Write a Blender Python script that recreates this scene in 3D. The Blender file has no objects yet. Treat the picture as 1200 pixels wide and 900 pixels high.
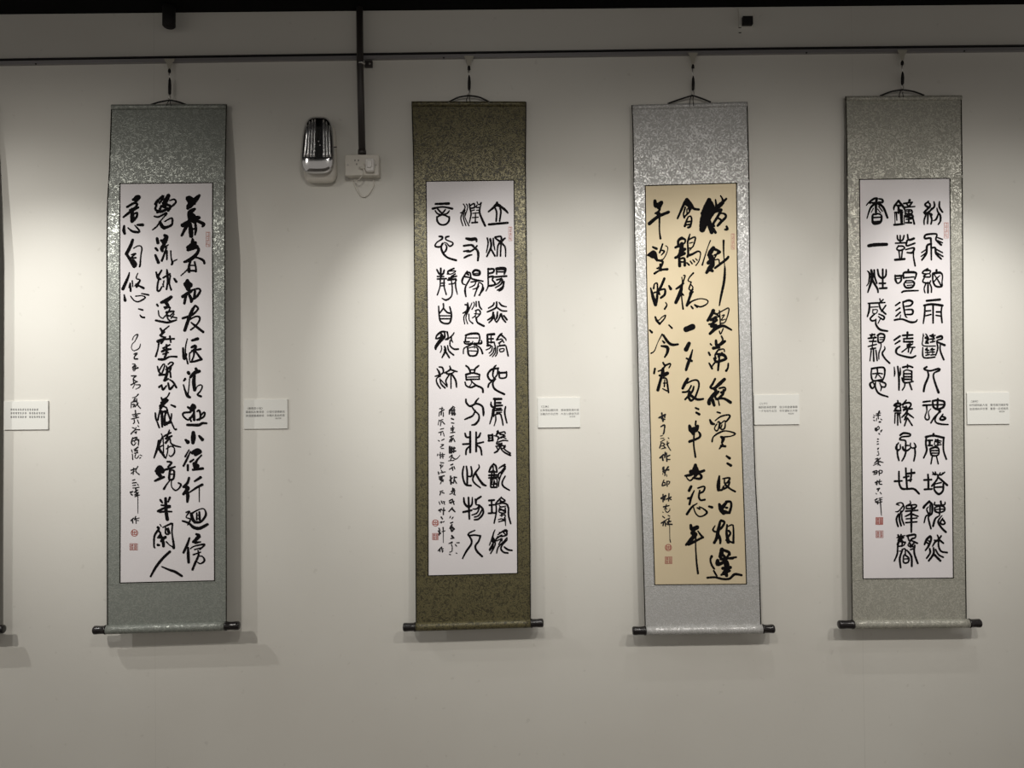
import bpy, bmesh, math, random
from mathutils import Vector, Matrix

# ------------------------------------------------------------ camera, world, lights, exposure
SC = bpy.context.scene
COL = SC.collection
R = math.radians
CAM_LOC = Vector((0.0, -2.7, 1.5))
cam_d = bpy.data.cameras.new('camera'); cam_d.sensor_width = 36; cam_d.lens = 27.0
cam_d.clip_start = 0.02
cam = bpy.data.objects.new('camera', cam_d); COL.objects.link(cam)
CAM_ROT = (Matrix.Rotation(R(91.0), 4, 'X') @ Matrix.Rotation(R(-0.6), 4, 'Z'))
cam.matrix_world = Matrix.Translation(CAM_LOC) @ CAM_ROT
SC.camera = cam
CR3 = CAM_ROT.to_3x3()

SC.view_settings.view_transform = 'Standard'
SC.view_settings.look = 'None'
SC.view_settings.gamma = 1
SC.view_settings.use_curve_mapping = False
SC.view_settings.exposure = 0.0

W = bpy.data.worlds.new('room_dim'); SC.world = W; W.use_nodes = True
W.node_tree.nodes['Background'].inputs[0].default_value = (1.0, 0.93, 0.85, 1)
W.node_tree.nodes['Background'].inputs[1].default_value = 0.30

def spot(px, d, z, aim_px, aim_py, power, size, blend=1.0, col=(1.0, 0.983, 0.94), rad=0.012):
    ld = bpy.data.lights.new('track_and_fill_spot', 'SPOT')
    ld.energy = power; ld.spot_size = R(size); ld.spot_blend = blend
    ld.color = col; ld.shadow_soft_size = rad
    o = bpy.data.objects.new('track_and_fill_spot', ld); COL.objects.link(o)
    loc = Vector(((px-600)*0.003, -d, z))
    tgt = P(aim_px, aim_py, 0)
    o.location = loc
    o.rotation_euler = (tgt-loc).to_track_quat('-Z', 'Y').to_euler()

def P(px, py, s=0.0):
    """photo pixel (1200x900) -> world point on the plane s metres in front of the wall (y = -s)"""
    d = CR3 @ Vector(((px-600)/900.0, -(py-450)/900.0, -1.0))
    t = (-s - CAM_LOC.y)/d.y
    return CAM_LOC + d*t

KW = 63.0
LIGHTS = [   # track lamps plus added unseen fill spots under the ceiling: x, distance from wall, height, aim x, aim y, power, cone
 (-120, 2.0, 2.72,   60, 640, 1.40*KW, 84),  # added far fill, softens the shadows under the rollers
 ( 930, 2.0, 2.72,  900, 640, 0.89*KW, 84),  # added far fill
 ( 560, 2.1, 2.72,  600, 640, 0.68*KW, 84),  # added far fill
 ( -60, 1.4, 2.72,   90, 440, 1.45*KW, 40),
 (1200, 2.0, 2.72, 1130, 640, 0.85*KW, 80),  # added far fill
 (1200, 1.4, 2.72, 1110, 440, 0.98*KW, 38),
 ( 440, 0.9, 2.72,  500, 420, 0.74*KW, 38),
 ( 640, 1.4, 2.72,  640, 420, 0.56*KW, 46),
 (-260, 1.0, 2.72,   60, 520, 0.80*KW, 70),
 ( 420, 1.4, 2.72,  500, 440, 0.31*KW, 50),
 ( 760, 1.4, 2.72,  740, 400, 0.39*KW, 40),
 ( 600, 1.8, 2.72,  600, 330, 0.06*KW, 95),  # added wide dim spill to lift the upper wall
 (1380, 1.2, 2.72, 1170, 440, 0.27*KW, 60),
 ( 870, 1.1, 2.72,  790, 430, 0.40*KW, 38),
 ( 760, 2.0, 2.72,  760, 420, 0.22*KW, 50),  # added far fill
 ( 835, 0.72, 2.72, 850, 470, 0.26*KW, 56),
 (1075, 0.72, 2.72, 1085, 460, 0.26*KW, 50),
 ( 600, 0.70, 2.72,  560, 480, 0.16*KW, 54),
]
for L in LIGHTS: spot(*L, col=(1.0, 0.95, 0.875) if L[1] >= 1.8 else (1.0, 0.983, 0.94))  # the added fills are tinted warmer

# ------------------------------------------------------------ materials
def mat(name, col=(.5,.5,.5), rough=.6, metal=0.0, spec=0.5):
    m = bpy.data.materials.new(name); m.use_nodes = True
    b = m.node_tree.nodes['Principled BSDF']
    b.inputs['Base Color'].default_value = (*col, 1)
    b.inputs['Roughness'].default_value = rough
    b.inputs['Metallic'].default_value = metal
    b.inputs['Specular IOR Level'].default_value = spec
    return m
def nd(m, t, **kw):
    n = m.node_tree.nodes.new(t)
    for k, v in kw.items():
        if k in n.inputs.keys() if hasattr(n.inputs, 'keys') else False: n.inputs[k].default_value = v
        else: setattr(n, k, v)
    return n
def lk(m, a, b): m.node_tree.links.new(a, b)
def noise_mat(name, c1, c2, scale, rough=.6, bump=.1, detail=4, metal=0, spec=.5, dist=.002):
    m = mat(name, c1, rough, metal, spec); b = m.node_tree.nodes['Principled BSDF']
    tc = nd(m, 'ShaderNodeTexCoord'); n = nd(m, 'ShaderNodeTexNoise'); n.inputs['Scale'].default_value = scale
    n.inputs['Detail'].default_value = detail
    lk(m, tc.outputs['Object'], n.inputs['Vector'])
    cr = nd(m, 'ShaderNodeValToRGB'); e = cr.color_ramp.elements
    e[0].position = .35; e[1].position = .65; e[0].color = (*c1, 1); e[1].color = (*c2, 1)
    lk(m, n.outputs['Fac'], cr.inputs['Fac']); lk(m, cr.outputs['Color'], b.inputs['Base Color'])
    if bump:
        bp = nd(m, 'ShaderNodeBump'); bp.inputs['Strength'].default_value = bump; bp.inputs['Distance'].default_value = dist
        lk(m, n.outputs['Fac'], bp.inputs['Height']); lk(m, bp.outputs['Normal'], b.inputs['Normal'])
    return m
def brocade(name, ground, thread, scale=1.0, rough=.30, metal=.5, line=.05):
    """woven silk: curling vine threads, slightly metallic, over a matt ground"""
    m = mat(name, ground, .6); b = m.node_tree.nodes['Principled BSDF']
    tc = nd(m, 'ShaderNodeTexCoord')
    n = nd(m, 'ShaderNodeTexNoise'); n.inputs['Scale'].default_value = 58*scale; n.inputs['Detail'].default_value = 1.0
    n.inputs['Distortion'].default_value = 1.6
    lk(m, tc.outputs['Object'], n.inputs['Vector'])
    a = nd(m, 'ShaderNodeMath', operation='SUBTRACT'); a.inputs[1].default_value = .5; lk(m, n.outputs['Fac'], a.inputs[0])
    a2 = nd(m, 'ShaderNodeMath', operation='ABSOLUTE'); lk(m, a.outputs[0], a2.inputs[0])
    mr = nd(m, 'ShaderNodeMapRange'); mr.inputs[1].default_value = line*.5; mr.inputs[2].default_value = line*1.5
    mr.inputs[3].default_value = 1; mr.inputs[4].default_value = 0
    lk(m, a2.outputs[0], mr.inputs[0])
    fine = nd(m, 'ShaderNodeTexNoise'); fine.inputs['Scale'].default_value = 260; fine.inputs['Detail'].default_value = 1
    lk(m, tc.outputs['Object'], fine.inputs['Vector'])
    fm = nd(m, 'ShaderNodeMapRange'); fm.inputs[1].default_value = .25; fm.inputs[2].default_value = .5
    fm.inputs[3].default_value = .35
    lk(m, fine.outputs['Fac'], fm.inputs[0])
    mk = nd(m, 'ShaderNodeMath', operation='MULTIPLY'); lk(m, mr.outputs[0], mk.inputs[0]); lk(m, fm.outputs[0], mk.inputs[1])
    mix = nd(m, 'ShaderNodeMix', data_type='RGBA')
    mix.inputs[6].default_value = (*ground, 1); mix.inputs[7].default_value = (*thread, 1)
    lk(m, mk.outputs[0], mix.inputs[0]); lk(m, mix.outputs[2], b.inputs['Base Color'])
    mm = nd(m, 'ShaderNodeMath', operation='MULTIPLY'); mm.inputs[1].default_value = metal
    lk(m, mk.outputs[0], mm.inputs[0]); lk(m, mm.outputs[0], b.inputs['Metallic'])
    rr = nd(m, 'ShaderNodeMapRange'); rr.inputs[3].default_value = .5; rr.inputs[4].default_value = rough
    lk(m, mk.outputs[0], rr.inputs[0]); lk(m, rr.outputs[0], b.inputs['Roughness'])
    bp = nd(m, 'ShaderNodeBump'); bp.inputs['Strength'].default_value = .35; bp.inputs['Distance'].default_value = .0008
    ad = nd(m, 'ShaderNodeMath', operation='ADD'); lk(m, mr.outputs[0], ad.inputs[0]); lk(m, fine.outputs['Fac'], ad.inputs[1])
    lk(m, ad.outputs[0], bp.inputs['Height']); lk(m, bp.outputs['Normal'], b.inputs['Normal'])
    return m

M = {}
M['ink'] = mat('ink', (.006, .0055, .006), .95, 0, .06)
M['ink_thin'] = mat('ink_thin', (.02, .019, .02), .95, 0, .06)
M['seal'] = mat('seal_red', (.36, .12, .10), .9, 0, .1)
M['seal_pale'] = mat('seal_pale_red', (.48, .25, .22), .9, 0, .1)
M['line'] = mat('dark_silk_line', (.016, .014, .010), .9, 0, .1)
M['paper'] = noise_mat('white_xuan_paper', (.67, .645, .66), (.72, .69, .705), 3, .75, .15, 5, 0, .2, .004)
M['gold'] = noise_mat('tan_xuan_paper', (.575, .485, .325), (.62, .525, .36), 3, .7, .15, 5, 0, .25, .004)
M['black'] = mat('black_lacquer', (.01, .008, .008), .25, 0, .5)
M['cord'] = mat('black_cord', (.012, .011, .011), .7, 0, .3)
M['steel'] = mat('steel', (.55, .54, .52), .3, .9)
M['rail'] = mat('aluminium_rail', (.30, .29, .30), .45, .5)
M['railtop'] = mat('rail_slot', (.02, .02, .02), .6)  # near-black for the rail's painted gap shade, also screws and holes
M['tab'] = mat('cream_plastic', (.42, .40, .34), .5)
M['pipe'] = mat('dark_paint', (.035, .030, .028), .45)
M['white_pl'] = mat('white_plastic', (.62, .59, .53), .4)
M['plug'] = mat('gloss_white_plastic', (.75, .73, .70), .15)
M['chrome'] = mat('chrome', (.62, .62, .63), .14, 1.0)
M['chrome_dark'] = mat('chrome_dark', (.10, .10, .11), .2, .8)
M['rib'] = mat('bright_rib', (.85, .85, .86), .22, .9)
M['ceil'] = mat('black_ceiling', (.004, .004, .004), .9, 0, .1)
M['card'] = mat('white_card', (.71, .71, .675), .5, 0, .3)
M['print'] = mat('grey_print', (.15, .15, .15), .7, 0, .2)
M['floor'] = noise_mat('grey_floor', (.20, .19, .17), (.26, .24, .22), 6, .5)
M['b0'] = brocade('grey_brocade', (.20, .20, .19), (.34, .34, .32))
M['b1'] = brocade('sage_brocade', (.19, .205, .185), (.33, .35, .32), 1.0, .33, .42)
M['b2'] = brocade('olive_gold_brocade', (.042, .036, .016), (.145, .127, .062), 1.25, .38, .3, .09)
M['b3'] = brocade('silver_brocade', (.40, .40, .39), (.62, .62, .62), 1.0, .34, .42)
M['b4'] = brocade('silver_beige_brocade', (.285, .28, .24), (.50, .49, .43), 1.0, .33, .42)

def wall_material():
    m = mat('painted_wall', (.66, .64, .59), .65, 0, .25); b = m.node_tree.nodes['Principled BSDF']
    tc = nd(m, 'ShaderNodeTexCoord')
    n = nd(m, 'ShaderNodeTexNoise'); n.inputs['Scale'].default_value = 1.3; n.inputs['Detail'].default_value = 6
    lk(m, tc.outputs['Object'], n.inputs['Vector'])
    cr = nd(m, 'ShaderNodeValToRGB'); e = cr.color_ramp.elements
    e[0].position = .3; e[1].position = .7; e[0].color = (.63, .612, .565, 1); e[1].color = (.68, .67, .625, 1)
    lk(m, n.outputs['Fac'], cr.inputs['Fac'])
    # scuffs: small sparse darker patches
    v = nd(m, 'ShaderNodeTexNoise'); v.inputs['Scale'].default_value = 34; v.inputs['Detail'].default_value = 3
    lk(m, tc.outputs['Object'], v.inputs['Vector'])
    mr = nd(m, 'ShaderNodeMapRange'); mr.inputs[1].default_value = .67; mr.inputs[2].default_value = .74
    mr.inputs[3].default_value = 0; mr.inputs[4].default_value = .25
    lk(m, v.outputs['Fac'], mr.inputs[0])
    mix = nd(m, 'ShaderNodeMix', data_type='RGBA'); mix.inputs[7].default_value = (.42, .40, .36, 1)
    lk(m, mr.outputs[0], mix.inputs[0]); lk(m, cr.outputs['Color'], mix.inputs[6])
    # hairline joints between the wall boards
    sx = nd(m, 'ShaderNodeSeparateXYZ'); lk(m, tc.outputs['Object'], sx.inputs[0]); prev = None
    for wx in (P(182, 800, 0).x, P(1012, 800, 0).x):
        d_ = nd(m, 'ShaderNodeMath', operation='SUBTRACT'); d_.inputs[1].default_value = wx; lk(m, sx.outputs['X'], d_.inputs[0])
        a_ = nd(m, 'ShaderNodeMath', operation='ABSOLUTE'); lk(m, d_.outputs[0], a_.inputs[0])
        l_ = nd(m, 'ShaderNodeMath', operation='LESS_THAN'); l_.inputs[1].default_value = .0012; lk(m, a_.outputs[0], l_.inputs[0])
        if prev:
            q_ = nd(m, 'ShaderNodeMath', operation='MAXIMUM'); lk(m, prev.outputs[0], q_.inputs[0]); lk(m, l_.outputs[0], q_.inputs[1]); prev = q_
        else: prev = l_
    k_ = nd(m, 'ShaderNodeMath', operation='MULTIPLY'); k_.inputs[1].default_value = .26
    k2 = nd(m, 'ShaderNodeMath', operation='MULTIPLY'); lk(m, prev.outputs[0], k2.inputs[0]); lk(m, n.outputs['Fac'], k2.inputs[1]); lk(m, k2.outputs[0], k_.inputs[0])
    mix2 = nd(m, 'ShaderNodeMix', data_type='RGBA'); mix2.inputs[7].default_value = (.30, .29, .26, 1)
    lk(m, k_.outputs[0], mix2.inputs[0]); lk(m, mix.outputs[2], mix2.inputs[6]); lk(m, mix2.outputs[2], b.inputs['Base Color'])
    f = nd(m, 'ShaderNodeTexNoise'); f.inputs['Scale'].default_value = 60; f.inputs['Detail'].default_value = 5
    lk(m, tc.outputs['Object'], f.inputs['Vector'])
    f2 = nd(m, 'ShaderNodeTexNoise'); f2.inputs['Scale'].default_value = 4; f2.inputs['Detail'].default_value = 2
    lk(m, tc.outputs['Object'], f2.inputs['Vector'])
    ad = nd(m, 'ShaderNodeMath', operation='MULTIPLY_ADD'); ad.inputs[1].default_value = 8
    lk(m, f2.outputs['Fac'], ad.inputs[0]); lk(m, f.outputs['Fac'], ad.inputs[2])
    bp = nd(m, 'ShaderNodeBump'); bp.inputs['Strength'].default_value = .25; bp.inputs['Distance'].default_value = .001
    lk(m, ad.outputs[0], bp.inputs['Height']); lk(m, bp.outputs['Normal'], b.inputs['Normal'])
    return m
M['wall'] = wall_material()

# ------------------------------------------------------------ object helpers
def link(name, me, material=None, parent=None, smooth=False):
    o = bpy.data.objects.new(name, me); COL.objects.link(o)
    if material: me.materials.append(material)
    if smooth:
        for p in me.polygons: p.use_smooth = True
    if parent:
        o.parent = parent          # all mesh data is in world coordinates
        if parent.type == 'EMPTY': o.matrix_parent_inverse = Matrix.Translation(-Vector(parent.location))
    return o
def mesh(name, verts, faces, material, parent=None, smooth=False):
    me = bpy.data.meshes.new(name); me.from_pydata([tuple(v) for v in verts], [], faces); me.update()
    bm = bmesh.new(); bm.from_mesh(me); bmesh.ops.recalc_face_normals(bm, faces=bm.faces); bm.to_mesh(me); bm.free()
    return link(name, me, material, parent, smooth)
def flat(name, verts, faces, material, parent=None):
    me = bpy.data.meshes.new(name); me.from_pydata([tuple(v) for v in verts], [], faces); me.update()
    return link(name, me, material, parent)
def thing(name, loc, label, cat, group=None):
    o = bpy.data.objects.new(name, None); COL.objects.link(o); o.location = loc
    o.empty_display_size = .05
    tag(o, label, cat, group); return o
def tag(o, label, cat=None, group=None):
    o['label'] = label
    if cat: o['category'] = cat
    if group: o['group'] = group
def structure(o):
    o['kind'] = 'structure'; return o
def box(name, a, b, material, parent=None, bevel=0.0, seg=2):
    bm = bmesh.new(); bmesh.ops.create_cube(bm, size=1)
    c = [(a[i]+b[i])/2 for i in range(3)]; s = [abs(b[i]-a[i]) for i in range(3)]
    for v in bm.verts: v.co = Vector([v.co[i]*s[i]+c[i] for i in range(3)])
    if bevel: bmesh.ops.bevel(bm, geom=bm.edges[:]+bm.verts[:], offset=bevel, segments=seg, profile=.5, affect='EDGES')
    me = bpy.data.meshes.new(name); bm.to_mesh(me); bm.free()
    return link(name, me, material, parent, False)
def tube_data(pts, rad, n=8, cap=True):
    pts = [Vector(p) for p in pts]; V = []; F = []
    if not isinstance(rad, (list, tuple)): rad = [rad]*len(pts)
    up = None
    for i, p in enumerate(pts):
        t = (pts[min(i+1, len(pts)-1)] - pts[max(i-1, 0)]).normalized()
        if up is None: up = t.orthogonal().normalized()
        up = (up - t*up.dot(t)).normalized(); w = t.cross(up)
        for k in range(n):
            a = 2*math.pi*k/n; V.append(p + (up*math.cos(a)+w*math.sin(a))*rad[i])
    for i in range(len(pts)-1):
        for k in range(n):
            F.append((i*n+k, i*n+(k+1) % n, (i+1)*n+(k+1) % n, (i+1)*n+k))
    if cap: F.append(tuple(range(n))); F.append(tuple((len(pts)-1)*n+k for k in range(n)))
    return V, F
def tube(name, pts, rad, material, parent=None, n=8):
    V, F = tube_data(pts, rad, n); return mesh(name, V, F, material, parent, True)
def catmull(pts, step):
    """pts: tuples of any dimension -> dense samples"""
    if len(pts) < 3: 
        a, b = pts[0], pts[-1]; n = max(1, int(math.dist(a[:2], b[:2])/step))
        return [tuple(a[k]+(b[k]-a[k])*i/n for k in range(len(a))) for i in range(n+1)]
    out = []
    for i in range(len(pts)-1):
        p0 = pts[max(i-1, 0)]; p1 = pts[i]; p2 = pts[i+1]; p3 = pts[min(i+2, len(pts)-1)]
        n = max(1, int(math.dist(p1[:2], p2[:2])/step))
        for j in range(n):
            t = j/n
            out.append(tuple(.5*((2*p1[k])+(-p0[k]+p2[k])*t+(2*p0[k]-5*p1[k]+4*p2[k]-p3[k])*t*t+(-p0[k]+3*p1[k]-3*p2[k]+p3[k])*t**3) for k in range(len(p1))))
    out.append(tuple(pts[-1])); return out
def interp(tab, y):
    if y <= tab[0][0]: return tab[0][1]
    for (a, va), (b, vb) in zip(tab, tab[1:]):
        if y <= b: return va+(vb-va)*(y-a)/(b-a)
    return tab[-1][1]

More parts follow.
